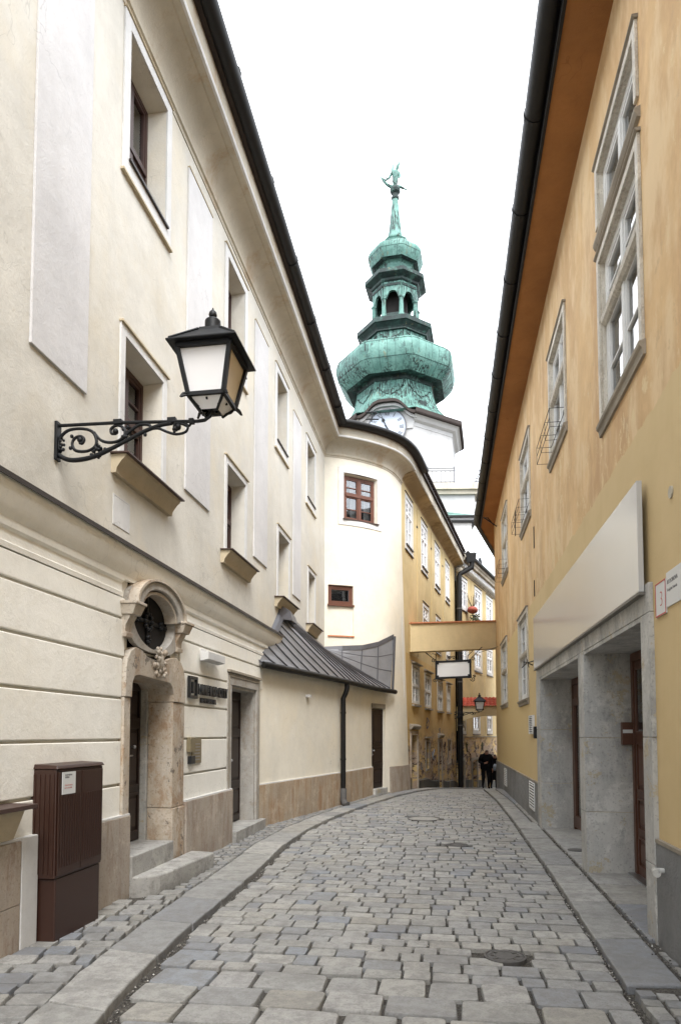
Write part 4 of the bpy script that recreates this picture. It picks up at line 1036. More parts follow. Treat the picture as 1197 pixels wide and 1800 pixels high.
for i, (a, b, z0, z1, d) in enumerate(DD):
    m = MB(TD); m.box(a-.14, a, 0, .05, z0, z1+.1); m.box(b, b+.14, 0, .05, z0, z1+.1); m.box(a-.14, b+.14, 0, .05, z1+.102, z1+.24); m.build('door_surround', 'stone_trim', Db)
    door_leaf(Db, TD, a, b, z0, z1+.1, -.18, 'wood_dark', [(.1, .9, .05, .45), (.1, .9, .5, .95)])
m = MB(TD); m.box(-.1, 14, 0, .03, 1.46, 1.50); m.build('string_course', 'stone_trim', Db)
for a, b in ((.96+.15, 2.35), (3.65, 5.45), (6.65, 14)):
    m = MB(TD); k = int((b-a)/.8)+1
    for i in range(k):
        u0, u1 = a+(b-a)*i/k, a+(b-a)*(i+1)/k; f = lambda u: gz(31.9+u*.96)
        m.hexa([(u0, 0, f(u0)-.3), (u1, 0, f(u1)-.3), (u1, .05, f(u1)-.3), (u0, .05, f(u0)-.3)], [(u0, 0, f(u0)+.42), (u1, 0, f(u1)+.42), (u1, .05, f(u1)+.40), (u0, .05, f(u0)+.40)])
    m.build('base_course', 'dark_plinth', Db)
m = MB(TD); m.sweep([(0, 9.35), (.05, 9.37), (.08, 9.45), (.08, 9.68), (.40, 9.70), (.42, 9.8), (.48, 9.85), (.48, 9.98), (0, 9.98)], [-.1, 14]); m.build('cornice', 'cornice_stone', Db)
d0 = None
for k in range(44):
    u = .1+k*.30
    if d0 is None: m = MB(TD); m.box(u, u+.15, .082, .30, 9.46, 9.66); d0 = m.build('dentil', 'window_white', Db)
    else: o = d0.copy(); q = Vector(TD(u, 0, 0))-Vector(TD(.1, 0, 0)); o.location = q; COL.objects.link(o)
m = MB(TD); m.tube([(-.1, .56, 10.02), (14, .56, 10.02)], .08, 8); m.build('gutter', 'gutter_black', Db)
m = MB(TD); m.quad((-.1, .48, 10.02), (14, .48, 10.02), (14, -5, 12), (-.1, -5, 12)); m.build('roof', 'tile_brown', Db)
for k, u in enumerate((2.6, 5.4, 8.2)): m = MB(TD); m.box(u, u+.03, 0, .02, 1.6, 9.3); m.build('wall_strip', 'ochre_wall', Db)
for u, z, mt in ((1.5, 1.0, 'leaf'), (2.1, .5, 'tile_brown'), (3.2, 1.0, 'grey_print'), (4.6, .9, 'leaf')):
    m = MB(TD); pts = [(u+gr.uniform(-.3, .3), .004, z+gr.uniform(-.25, .3)) for _ in range(8)]; m.tube(catmull(pts, 4), .018, 4); m.build('graffiti', mt, Db)
# flower bowl
fb = thing('flower_bowl', 'red flower bowl with withered stems hanging at the far yellow house window', 'planter', TD(1.75, .25, 7.5))
m = MB(TD); m.ball((1.75, .3, 7.66), .42, 14, 8, (1, .6, .42)); m.build('bowl', 'terracotta', fb, smooth='all')
m = MB(TD)
for k in range(22):
    a = gr.uniform(0, 6.3); l = gr.uniform(.2, .75); m.tube([(1.75, .3, 7.75), (1.75+.25*cos(a), .3+.15*sin(a), 7.8+l*.5), (1.75+.45*cos(a), .3+.25*sin(a), 7.8+l)], .009, 4)
m.build('dry_stems', 'twig', fb)
m = MB(TD)
for k in range(60):
    a = gr.uniform(0, 6.3); r_ = gr.uniform(.1, .45); x_, y_, z_ = 1.9+r_*cos(a), .35+r_*.5*sin(a), 7.45-gr.uniform(0, .35)
    m.hexa([(x_, y_, z_), (x_+.06, y_, z_), (x_+.06, y_+.05, z_), (x_, y_+.05, z_)], [(x_+.02, y_, z_+.07), (x_+.07, y_, z_+.07), (x_+.07, y_+.03, z_+.07), (x_+.02, y_+.03, z_+.07)])
m.build('foliage', 'leaf', fb)

# ------------------------------------------------------------------ buttress beam and tiled arch across the lane
t = thing('buttress_beam', 'plain ochre buttress beam spanning high across the lane above the hanging sign', 'beam', (.2, 22.4, 4.2))
def span(m, p, q, za0, za1, zb0, zb1, th):
    d = (Vector(q)-Vector(p)).normalized(); n = Vector((-d.y, d.x))*th/2
    m.hexa([(p[0]-n.x, p[1]-n.y, za0), (q[0]-n.x, q[1]-n.y, zb0), (q[0]+n.x, q[1]+n.y, zb0), (p[0]+n.x, p[1]+n.y, za0)], [(p[0]-n.x, p[1]-n.y, za1), (q[0]-n.x, q[1]-n.y, zb1), (q[0]+n.x, q[1]+n.y, zb1), (p[0]+n.x, p[1]+n.y, za1)])
bp0, bp1 = (-1.25, 21.5), (1.72, 23.45)
m = MB(); span(m, bp0, bp1, 4.20, 5.08, 4.50, 5.40, .5); m.build('beam', 'beam_plaster', t, bevel=.01)
m = MB(); span(m, bp0, bp1, 5.083, 5.125, 5.403, 5.445, .62); m.build('beam_capping', 'rust_plaster', t)
ar = thing('tiled_arch', 'low ochre arch with red tiled top spanning the lane behind the far lamp', 'arch', (2, 32.7, 0))
m = MB(); N_ = 14; pts = []
for k in range(N_+1):
    q = k/N_; pts.append((.55+3.2*q, 2.02+.47*(1-(2*q-1)**2)**.5+0*q))
poly = pts+[(3.75, 2.95), (.55, 2.95)]
a = [m.p(x, 32.45, z) for x, z in poly]; b = [m.p(x, 32.95, z) for x, z in poly]; m.face(a); m.face(b[::-1])
for i in range(len(poly)): j = (i+1) % len(poly); m.face([a[i], a[j], b[j], b[i]])
m.build('arch_wall', 'beam_plaster', ar)
tm = MB(); tm.sweep([(0, 0), (.02, -.01), (.05, 0), (.08, .035), (.11, .05), (.14, .035), (.17, 0), (.17, .02), (.14, .055), (.11, .07), (.08, .055), (.05, .02), (.02, .01)], [0, .01])
tile = None
for r_ in range(4):
    for c_ in range(19):
        x_ = .55+c_*.17; y0_ = 32.36+r_*.10; z0_ = 2.93+r_*.10
        if tile is None:
            m = MB(); pr = [(0, 0), (.03, .0), (.06, .02), (.09, .035), (.12, .02), (.15, 0), (.168, 0)]
            A_ = [m.p(x_+p, y0_, z0_+q+.012) for p, q in pr]; B_ = [m.p(x_+p, y0_+.14, z0_+q+.12) for p, q in pr]; C_ = [m.p(x_+p, y0_, z0_+q-.006) for p, q in pr]
            for i in range(6): m.face([A_[i], A_[i+1], B_[i+1], B_[i]]); m.face([A_[i], A_[i+1], C_[i+1], C_[i]])
            tile = m.build('roof_tile', 'tile_red', ar); o0 = (x_, y0_, z0_); continue
        o = tile.copy(); o.location = (x_-o0[0], y0_-o0[1], z0_-o0[2]+rr.uniform(-.006, .006)); COL.objects.link(o)

# hanging sign under the beam
sg = thing('hanging_sign', 'blank white board in a black iron frame with scrolls hanging under the beam', 'sign', (.2, 22.2, 3.9))
sy = 22.25; a, b, z0, z1 = -.36, .78, 3.43, 4.01
m = MB(lambda u, n, z: (u, sy-n, z+.03*(u-.2))); m.box(a+.06, b-.06, -.02, .02, z0+.05, z1-.05); m.build('board', 'sign_white', sg)
m = MB(lambda u, n, z: (u, sy-n, z+.03*(u-.2))); ring(m, a+.06, b-.06, z0+.06, z1-.06, .065, -.045, .045)
for u, z in ((a+.05, z0+.05), (b-.05, z0+.05), (a+.05, z1-.05), (b-.05, z1-.05)): m.box(u-.06, u+.06, -.05, .05, z-.06, z+.06)
m.build('sign_frame', 'iron', sg, bevel=.006)
def spiral(cx, cz, r0, a0, turns, k=14, dirn=1):
    return [(cx+r0*(1-.85*i/k)*cos(a0+dirn*turns*2*pi*i/k), 0, cz+r0*(1-.85*i/k)*sin(a0+dirn*turns*2*pi*i/k)) for i in range(k+1)]
m = MB(lambda u, n, z: (u, sy-n, z))
for u, z, r_, a0, d_ in ((a-.06, z1+.0, .07, 0, 1), (b+.06, z1+.04, .07, pi, -1), (a-.02, z0-.05, .07, 0, -1), (b+.05, z0-.03, .08, pi, 1), (.1, z1+.09, .06, 0, 1), (.22, z1+.09, .06, pi, -1), (b+.10, z0+.06, .05, pi, -1)):
    m.tube(spiral(u, z, r_, a0, 1.3, dirn=d_), .013, 5)
for p, q in (((a+.05, 0, z1-.02), (a-.42, 0, z1+.36)), ((b-.08, 0, z1-.02), (b+.35, 0, z1+.42)), ((b+.2, 0, z1+.22), (b+.85, 0, z1+.42))): m.tube([p, q], .014 if p[0] < b+.1 else .008, 5)
m.tube([(a+.02, 0, z1), (a+.02, 0, z1+.20), (a-.1, 0, z1+.24)], .012, 5); m.tube([(b-.12, 0, z1), (b-.1, 0, z1+.15), (b+.05, 0, z1+.3)], .012, 5)
m.build('scroll_brackets', 'iron', sg)

# ------------------------------------------------------------------ orange building (right)
EX = 1.63
TE = frame((EX, 0), 0, -1)
E_ = thing('orange_building', 'long orange ochre building with tall pale windows and a stone double doorway on the right', 'building', (EX, 6, 0))
EA = [(5.83, 7.24, 4.88, 6.58), (5.83, 7.24, 6.98, 7.58)]
EU = [(9.4, 10.72, 5.84, 7.42), (13.4, 14.9, 5.96, 7.5), (18.4, 20.0, 6.05, 7.75)]
EL = [(14.15, 15.8, 2.38, 4.12), (18.95, 20.8, 2.5, 4.2)]
EB = [(1.0, 2.4, 4.88, 7.5)]
OP = [(5.95, 8.36, .0, 2.60, .55, 0), (8.66, 12.18, .0, 2.60, .55, 0)]
wb = MB(TE); wall_sheet(wb, -8, 23.3, -.6, 8.66, EA+[(0.9, 2.4, 4.88, 6.58)]+[(a, b, z0-.02, z1) for a, b, z0, z1 in EU+EL]+OP, .17, .0); wb.build('wall', 'orange_wall', E_)
dark_back(E_, TE, -8, 23.2, 2.75, 8.5, -1.1); m = MB(TE); m.box(5.7, 12.6, -1.3, -1.25, -.1, 2.9); m.build('interior', 'interior_dark', E_)
TE2 = frame((EX, 23.3), 12, -1)
m = MB(TE2); m.box(.0, 16, -.3, -.0, -3, 8.66); m.build('side_wall', 'orange_wall', E_)
EP = [(EX, -8), (EX, 0), (EX, 8), (EX, 16), (EX, 23.3), (EX+16*sin(radians(12)), 23.3+16*cos(radians(12)))]
EPr = EP[::-1]
along(EPr, [(-.2, 8.66), (.44, 8.66), (.44, 8.80), (-.2, 8.80)], name='soffit', mat='soffit_orange', par=E_, low=False)
along(EPr, [(.44, 8.64), (.475, 8.64), (.475, 8.84), (.44, 8.84)], name='eave_board', mat='gutter_black', par=E_, low=False)
eg = [(.56+.125*cos(a), 8.86+.125*sin(a)) for a in [pi*k/7 for k in range(14)]]
along(EPr, eg, name='gutter', mat='gutter_black', par=E_, smooth=60, low=False)
for yv in [2.0+1.45*k for k in range(15)]:
    m = MB(TE); m.sweep([(.56+.135*cos(a), 8.86+.135*sin(a)) for a in [pi*q/7 for q in range(14)]], [yv, yv+.04]); m.build('gutter_clip', 'gutter_black', E_)
along(EPr, [(.45, 8.84), (.5, 8.84), (.5, 9.0), (-6, 11.4), (-6, 11.3)], name='roof', mat='tile_brown', par=E_, low=False)
def ewin(a, b, z0, z1, trans, sill=True, wide=.085):
    m = MB(TE); ring(m, a, b, z0, z1, wide, 0, .028, .0); m.build('window_surround', 'old_frame', E_, bevel=.004)
    m = MB(TE); m.sweep([(0, z1+wide), (.03, z1+wide), (.05, z1+wide+.015), (.05, z1+wide+.028), (0, z1+wide+.03)], [a-wide-.02, b+wide+.02]); m.build('window_hood', 'stone_trim', E_)
    m = MB(TE); d = .165
    m.box(a, a+.012, -d, .0, z0, z1); m.box(b-.012, b, -d, .0, z0, z1); m.box(a+.012, b-.012, -d, 0, z1-.012, z1); m.box(a+.012, b-.012, -d, 0, z0, z0+.012); m.build('window_lining', 'old_frame', E_)
    if sill: m = MB(TE); m.sweep([(0, z0-.13), (.025, z0-.13), (.035, z0-.07), (.055, z0-.05), (.06, z0-.02), (0, z0-.0)], [a-wide-.02, b+wide+.02]); m.build('sill', 'stone_trim', E_)
    w_ = window(E_, TE, a+.013, b-.013, z0+.013, z1-.013, -.10, 'window_white', trans, 2, True, bars=(.45,) if trans else (), fr=.08, cur_side=(1,) if trans else ())
    if trans:
        zt = z0+(z1-z0)*trans[0]; m = MB(TE); m.sweep([(-.09, zt-.06), (-.02, zt-.05), (.01, zt-.02), (.018, zt+.035), (-.02, zt+.05), (-.09, zt+.05)], [a+.015, b-.015]); m.build('transom', 'old_frame', w_, bevel=.003)
    return w_
ewin(*EA[0], (.62,)); ewin(*EA[1], (), False); ewin(.9, 2.4, 4.88, 6.58, (.62,))
m = MB(TE); m.sweep([(0, 6.78), (.03, 6.79), (.05, 6.83), (.05, 6.86), (0, 6.88)], [5.72, 7.35]); m.build('sill', 'stone_trim', E_)
for q in EU: ewin(*q, (.58,))
for q in EL: ewin(*q, (.55,))
for a, b, z0, z1 in EU:     # wire flower baskets
    m = MB(TE)
    for n_, z in ((.22, z0-.02), (.22, z0+.24), (.0, z0+.24)): m.tube([(a, n_, z), (b, n_, z)], .005, 5)
    for q in (0, .33, .66, 1): u = a+(b-a)*q; m.tube([(u, .0, z0-.02), (u, .22, z0-.02), (u, .22, z0+.24), (u, .0, z0+.24)], .0045, 5)
    m.tube([(a, .22, z0+.11), (b, .22, z0+.11)], .0045, 5)
    m.build('flower_basket_frame', 'iron', E_)
# stone portal
def jamb(name, a, b, n0, n1, cuts, mat='concrete_stone'):
    for z0, z1 in zip(cuts, cuts[1:]): m = MB(TE); m.box(a, b, n0, n1+rng.uniform(0, .004), z0+.002, z1-.002); m.build(name, mat, E_, bevel=.006)
jamb('jamb_stone', 5.70, 5.95, -.55, .035, (-.1, .62, 1.62, 2.62))
jamb('pillar_stone', 8.35, 8.67, -.58, .04, (-.1, .74, 1.60, 2.62))
jamb('jamb_stone', 12.17, 12.66, -.56, .04, (-.1, .80, 1.72, 2.62))
m = MB(TE); m.box(5.70, 12.66, -.0, .036, 2.622, 2.86); m.build('lintel', 'concrete_stone', E_, bevel=.005)
for a, b in ((5.95, 8.35), (8.67, 12.17)): m = MB(TE); m.box(a, b, -.58, .03, 2.58, 2.62); m.build('lintel_soffit', 'concrete_stone', E_)
# doors
def eframe(a, b, n, zt):
    m = MB(TE); m.box(a, a+.09, n, n+.08, 0.04, zt); m.box(b-.09, b, n, n+.08, .04, zt); m.box(a+.09, b-.09, n, n+.08, zt-.10, zt); m.build('door_frame', 'door_brown', E_, bevel=.004)
eframe(5.96, 8.34, -.56, 2.575); eframe(8.68, 12.16, -.56, 2.575)
for a, b in ((6.05, 7.14), (7.16, 8.25)):
    door_leaf(E_, TE, a, b, .06, 2.47, -.50, 'door_brown', [(.08, .92, .04, .18), (.08, .92, .21, .36), (.08, .92, .39, .62), (.08, .92, .66, .97)], glassy=(3,))
for a, b in ((8.78, 9.9), (9.92, 11.0), (11.02, 12.06)):
    m = MB(TE); ring(m, a+.12, b-.12, .28, 2.12, .12, -.54, -.48, .2); m.build('door', 'door_brown', E_, bevel=.004)
    m = MB(TE); m.box(a+.12, b-.12, -.515, -.508, .28, 2.12); m.build('pane', 'glass', E_)
    m = MB(TE); m.box(a+.02, b-.02, -.54, -.49, 2.25, 2.46); m.build('door_transom', 'door_brown', E_)
m = MB(TE); m.box(5.96, 8.34, -.62, -.40, .03, .062); m.build('threshold', 'steel', E_)
m = MB(TE); m.tube([(8.95, -.47, 1.0), (8.95, -.43, 1.05), (8.95, -.43, 1.25), (8.95, -.47, 1.3)], .01, 6); m.build('handle', 'steel', E_)
# grey roughcast plinth + vents
for a, b in ((-8, 5.69), (12.67, 23.3)):
    m = MB(TE); m.box(a, b, 0, .03, -.6, .80 if b < 8 else .74); m.build('plinth', 'rough_grey', E_, bevel=.004)
    m = MB(TE); m.box(a, b, 0, .034, .802 if b < 8 else .742, .83 if b < 8 else .77); m.build('plinth_capping', 'stone_trim', E_)
for (u0, u1, z0, z1) in ((13.2, 13.95, .22, .70), (19.2, 19.9, .22, .66), (13.3, 13.85, 1.66, 1.98)):
    v = MB(TE); ring(v, u0, u1, z0, z1, .02, .0, .045); vo = v.build('vent', 'window_white', E_); n_ = 9
    mm = MB(TE); mm.box(u0, u1, .0, .034, z0, z1); mm.build('vent_back', 'interior_dark', vo)
    for k in range(n_): z = z0+(z1-z0)*(k+.5)/n_; s_ = MB(TE); s_.hexa([(u0, .035, z-.012), (u1, .035, z-.012), (u1, .05, z-.016), (u0, .05, z-.016)], [(u0, .035, z+.008), (u1, .035, z+.008), (u1, .05, z+.0), (u0, .05, z+.0)]); s_.build('slat', 'window_white', vo)
m = MB(TE); m.box(12.80, 12.95, 0, .07, 1.56, 1.78); tag(m.build('door_bell_box', 'iron', None, bevel=.01), 'small black box on the yellow wall just beyond the stone double doorway', 'box')
m = MB(TE); m.lathe(0, 0, [(.001, 0)], 3); 
for u, z, r_ in ((5.20, 3.41, .045),):
    m = MB(TE); m.tube([(u, 0, z), (u, .012, z)], r_, 16); m.build('junction_cover', 'cornice_cream', E_)
m = MB(TE); m.tube([(5.50, .03, .62), (5.50, .10, .62), (5.38, .115, .62)], [.018, .022, .03], 10); m.build('wall_spigot', 'concrete_stone', E_, smooth=True)
m = MB(TE); m.box(12.9, 12.97, 0, .01, 5.1, 5.5); m.box(16.2, 16.3, 0, .012, 6.3, 6.9); m.box(12.95, 12.99, 0, .012, 4.2, 4.5); m.build('wall_slot', 'interior_dark', E_)
m = MB(TE); m.tube([(13.0, .01, 3.0), (13.15, .12, 2.98), (13.5, .1, 3.02), (13.8, .16, 2.95)], .012, 5); m.tube([(13.3, .02, 2.95), (13.6, .14, 3.05)], .012, 5); m.tube([(13.2, .1, 2.9), (13.5, .1, 3.08)], .01, 5); tag(m.build('wall_bracket', 'iron', None), 'small twisted black iron bracket on the yellow wall by the lower white window', 'bracket')
m = MB(TE); m.tube([(22.1, .0, 8.3), (22.1, .42, 8.62)], .02, 5); m.tube([(22.1, .1, 8.35), (21.8, .3, 8.5), (22.1, .42, 8.6)], .015, 5); m.build('eave_stay', 'iron', E_)
m = MB(TE); m.tube([(4.72, .0, 7.0), (4.72, .1, 7.0)], .012, 6); m.build('wall_hook', 'iron', E_)
# fascia board
fa = thing('fascia_board', 'long blank pale grey glossy fascia board above the stone double doorway', 'sign board', (EX-.1, 9, 3.2))
m = MB(TE); m.box(5.79, 12.58, .042, .085, 2.80, 3.72); m.build('panel', 'fascia_panel', fa, bevel=.004)
m = MB(TE); m.box(5.785, 12.585, .037, .088, 2.775, 2.797); m.build('bottom_rail', 'fascia_under', fa)
# letterbox / name plate in the door recess
lb = thing('letter_box', 'dark brown letter box with a pale name strip inside the nearer stone doorway', 'letter box', (2.1, 8.3, 1.7))
m = MB(); m.box(EX+.36, EX+.545, 8.26, 8.345, 1.52, 1.78); m.build('box', 'door_brown', lb, bevel=.005)
m = MB(); m.box(EX+.365, EX+.47, 8.252, 8.259, 1.655, 1.695); m.build('name_strip', 'sign_paper', lb)
# house number plates
hp = thing('house_number_plate', 'white house number plate with red rim and number 3 on the yellow wall', 'number plate', (EX, 5.48, 2.68))
m = MB(TE); m.box(5.355, 5.605, .0, .012, 2.55, 2.81); m.build('plate', 'sign_paper', hp, bevel=.003)
m = MB(TE); ring(m, 5.365, 5.595, 2.56, 2.80, .010, .012, .0145); m.build('plate_rim', 'red_print', hp)
text_mesh('3', .17, TE, 5.505, .0125, 2.62, .0008, 'numeral', 'red_print', hp, -1, bold=-.004)
np_ = thing('wall_plaque', 'white wall plaque with faded grey lettering at the right edge beside number 3', 'plaque', (EX, 5.1, 2.7))
m = MB(TE); m.box(4.93, 5.345, .0, .010, 2.585, 2.845); m.build('plate', 'sign_paper', np_, bevel=.003)
text_mesh('87 DOBOVA', .042, TE, 5.32, .0105, 2.755, .0006, 'lettering', 'grey_print', np_, -1, bold=.001)
text_mesh('Kopijcka Palanda', .032, TE, 5.32, .0105, 2.70, .0006, 'lettering', 'grey_print', np_, -1)

# ------------------------------------------------------------------ things on the cream wall
cb = thing('utility_cabinet', 'tall dark brown utility cabinet with a white notice standing against the cream wall', 'cabinet', (-3.1, 5.28, .05))
m = MB(); m.box(-3.20, -3.005, 4.95, 5.63, .02, .52); m.build('base', 'cabinet_brown', cb, bevel=.008)
m = MB(); m.box(-3.215, -3.0, 4.925, 5.645, .525, 1.37); m.build('body', 'cabinet_brown', cb, bevel=.008)
m = MB(); m.hexa([(-3.215, 4.915, 1.372), (-2.985, 4.915, 1.372), (-2.985, 5.655, 1.372), (-3.215, 5.655, 1.372)], [(-3.215, 4.93, 1.41), (-3.0, 4.93, 1.40), (-3.0, 5.64, 1.40), (-3.215, 5.64, 1.41)]); m.build('lid', 'cabinet_brown', cb, bevel=.006)
for a, b in ((4.945, 5.28), (5.29, 5.63)):
    m = MB(); m.box(-2.999, -2.99, a, b, .545, 1.345); d = m.build('door', 'cabinet_brown', cb, bevel=.003)
    k = 0
    while a+.03+k*.035 < b-.02:
        u = a+.03+k*.035; r_ = MB(); r_.box(-2.989, -2.985, u, u+.017, .60, 1.16); r_.build('rib', 'cabinet_brown', d, bevel=.002); k += 1
m = MB()
for k in range(5): x_ = -3.19+k*.04; m.box(x_, x_+.016, 4.918, 4.926, .56, 1.33)
m.build('side_rib', 'cabinet_brown', cb)
nb = MB(); nb.box(-2.989, -2.984, 4.985, 5.175, 1.17, 1.345); no = nb.build('notice', 'sign_paper', cb)
TN = frame((-2.984, 0), 0, 1)
text_mesh('ROZVODNA', .018, TN, 5.02, .0005, 1.315, .0003, 'lettering', 'grey_print', no, 1, bold=.0006)
text_mesh('SKRINA', .018, TN, 5.02, .0005, 1.297, .0003, 'lettering', 'grey_print', no, 1, bold=.0006)
text_mesh('PORUCHY HLASTE', .013, TN, 5.02, .0005, 1.236, .0003, 'lettering', 'red_print', no, 1)
text_mesh('NA TEL CISLE 0800', .013, TN, 5.015, .0005, 1.215, .0003, 'lettering', 'red_print', no, 1)
ls = thing('lettering_sign', 'black raised metal letters in two lines on the cream wall between the two doors', 'sign', (AX, 8.8, 2.2))
TL = frame((AX+.03, 0), 0, 1)
m = MB(TL); ring(m, 8.10, 8.30, 2.13, 2.335, .035, .01, .045); m.box(8.16, 8.24, .01, .045, 2.16, 2.30); m.build('letter', 'black_letters', ls)
u = 8.36
for ch in 'LAMEROD CITY':
    if ch == ' ': u += .045; continue
    o = text_mesh(ch, .175, TL, u, .03, 2.165, .018, 'letter', 'black_letters', ls, 1, sx=.68, bold=.009)
    u += .075 if ch == 'I' else .108
u = 8.50
for ch in 'NEW YORKINA':
    if ch == ' ': u += .03; continue
    text_mesh(ch, .085, TL, u, .02, 2.055, .012, 'letter', 'black_letters', ls, 1, sx=.75, bold=.004); u += .056
wl_ = thing('wall_light', 'flat cream box-shaped wall light above the black lettering', 'wall light', (AX, 8.8, 2.65))
m = MB(TA); m.box(8.52, 8.66, .028, .06, 2.62, 2.76); m.build('mount', 'cream_white', wl_)
m = MB(TA); m.hexa([(8.45, .06, 2.60), (9.12, .06, 2.60), (9.12, .17, 2.62), (8.45, .17, 2.62)], [(8.45, .06, 2.72), (9.12, .06, 2.72), (9.12, .17, 2.72), (8.45, .17, 2.72)]); m.build('shade', 'cream_white', wl_, bevel=.004)
ic = thing('intercom_panel', 'brass intercom plate with a small letter slot right of the baroque doorway', 'intercom', (AX, 8.3, 1.4))
m = MB(TA); m.box(8.24, 8.56, .028, .045, 1.27, 1.585); m.build('plate', 'brass', ic, bevel=.003)
m = MB(TA); m.box(8.08, 8.25, .028, .085, 1.42, 1.60); m.build('camera_box', 'brass', ic, bevel=.006)
m = MB(TA); m.box(8.12, 8.26, .028, .08, 1.27, 1.37); m.build('card_reader', 'black_letters', ic, bevel=.006)
m = MB(TA)
for k in range(6): m.box(8.30, 8.50, .045, .049, 1.31+.04*k, 1.325+.04*k)
m.build('name_buttons', 'steel', ic)

# ------------------------------------------------------------------ street lamps
def make_lamp(x0, y0, z0, label):
    """wall bracket lamp: x0,y0,z0 = where the top rod meets the wall; the arm runs along +x"""
    t = thing('street_lamp', label, 'street lamp', (x0, y0, z0), 'black wall-mounted lanterns on scroll brackets')
    T = lambda a, b, c: (x0+a, y0+b, z0+c)
    m = MB(T); m.box(0, .025, -.035, .035, -.30, .03); m.build('wall_plate', 'iron', t, bevel=.004)
    m = MB(T); m.tube([(0, 0, 0), (.55, 0, -.012), (1.16, 0, -.045), (1.24, 0, -.05), (1.30, 0, -.045), (1.345, 0, -.015), (1.36, 0, .04)], .0145, 8)
    for u in (.55, 1.02): m.box(u-.035, u+.035, -.019, .019, -.045+(.02 if u < .6 else 0), .012-(.018 if u > .6 else 0))
    m.box(1.17, 1.21, -.02, .02, -.066, -.028)
    m.build('arm_rod', 'iron', t, smooth=30)
    m = MB(T)       # scrollwork
    main = [(.02, 0, -.25), (.10, 0, -.295), (.20, 0, -.305), (.34, 0, -.285), (.50, 0, -.225), (.66, 0, -.155), (.80, 0, -.095), (.92, 0, -.06), (1.02, 0, -.05)]
    m.tube(catmull(main, 4), [.020]*16+[.017]*17, 7)
    m.tube(catmull([(.03, 0, -.22), (.03, 0, -.12), (.10, 0, -.05), (.22, 0, -.04), (.32, 0, -.07), (.36, 0, -.14), (.35, 0, -.20), (.28, 0, -.235), (.18, 0, -.225), (.145, 0, -.17), (.165, 0, -.12), (.215, 0, -.105), (.25, 0, -.13), (.235, 0, -.165), (.21, 0, -.16)], 4), .0135, 6)
    m.tube(catmull([(.34, 0, -.08), (.40, 0, -.15), (.48, 0, -.175), (.56, 0, -.165), (.61, 0, -.12), (.60, 0, -.06), (.54, 0, -.035), (.49, 0, -.06), (.495, 0, -.10), (.535, 0, -.105)], 4), .0125, 6)
    m.tube(catmull([(.58, 0, -.16), (.66, 0, -.09), (.74, 0, -.045), (.82, 0, -.05), (.84, 0, -.085), (.80, 0, -.095)], 4), .0135, 6)
    m.tube(catmull([(.82, 0, -.09), (.90, 0, -.085), (.98, 0, -.12), (1.06, 0, -.145), (1.14, 0, -.13), (1.155, 0, -.08), (1.11, 0, -.045), (1.05, 0, -.055), (1.04, 0, -.095), (1.085, 0, -.105)], 4), .011, 6)
    m.tube(catmull([(1.02, 0, -.05), (1.10, 0, -.06), (1.16, 0, -.085), (1.19, 0, -.055)], 4), .011, 6)
    for q in ((.215, -.135), (.53, -.085), (1.075, -.085)): m.ball((q[0], 0, q[1]), .026, 8, 5)
    lr = random.Random(1)
    for cx_, cz_, n_ in ((.04, -.17, 14), (.37, -.235, 18), (.62, -.10, 10), (1.05, -.09, 6)):
        for k in range(n_):
            a = lr.uniform(0, 6.3); q = lr.uniform(.01, .05); m.ball((cx_+q*cos(a)*.8, lr.uniform(-.012, .012), cz_+q*sin(a)*1.3), lr.uniform(.010, .019), 5, 4)
    for q in ((.13, -.20), (.14, -.10), (.32, -.27), (.44, -.23), (.79, -.13)): m.ball((q[0], 0, q[1]), .017, 6, 4)
    m.build('scrollwork', 'iron', t, smooth='all')
    cx = 1.36; hb, ht = .145, .215      # lantern: half widths bottom / top
    zb, zt = .105, .47
    m = MB(T); m.lathe(cx, 0, [(.02, .03), (.055, .045), (.06, .065), (.035, .085), (.02, .09)], 10); m.build('hub', 'iron', t, smooth=True)
    m = MB(T)
    C4 = [(-1, -1), (1, -1), (1, 1), (-1, 1)]
    def bar(p, q, r_): m.tube([p, q], r_, 4)
    for (a, b), (c, d) in zip(C4, C4[1:]+C4[:1]):
        bar((cx+a*hb, b*hb, zb), (cx+c*hb, d*hb, zb), .021); bar((cx+a*ht, b*ht, zt), (cx+c*ht, d*ht, zt), .028)
        bar((cx+a*hb, b*hb, zb), (cx+a*ht, b*ht, zt), .024)
        bar((cx+a*hb, b*hb, zb), (cx+a*.065, b*.065, .0), .012)
        q = catmull([(cx+a*.03, b*.03, .06), (cx+a*.075, b*.075, .035), (cx+a*.12, b*.12, .06), (cx+a*(hb+.0), b*(hb+.0), .10), (cx+a*(hb+.045), b*(hb+.045), .07)], 3)
        m.tube(q, .0105, 5)
        m.tube(catmull([(cx+a*hb, b*hb, zb+.0), (cx+a*(hb+.03), b*(hb+.03), zb-.005), (cx+a*(hb+.05), b*(hb+.05), zb-.04)], 3), [.014, .013, .012, .010, .008, .006, .004], 5)
    for (a, b) in ((-1, 0), (1, 0), (0, -1), (0, 1)): bar((cx+a*.13, b*.13, .075), (cx, 0, .07), .010)
    m.build('lantern_frame', 'iron', t)
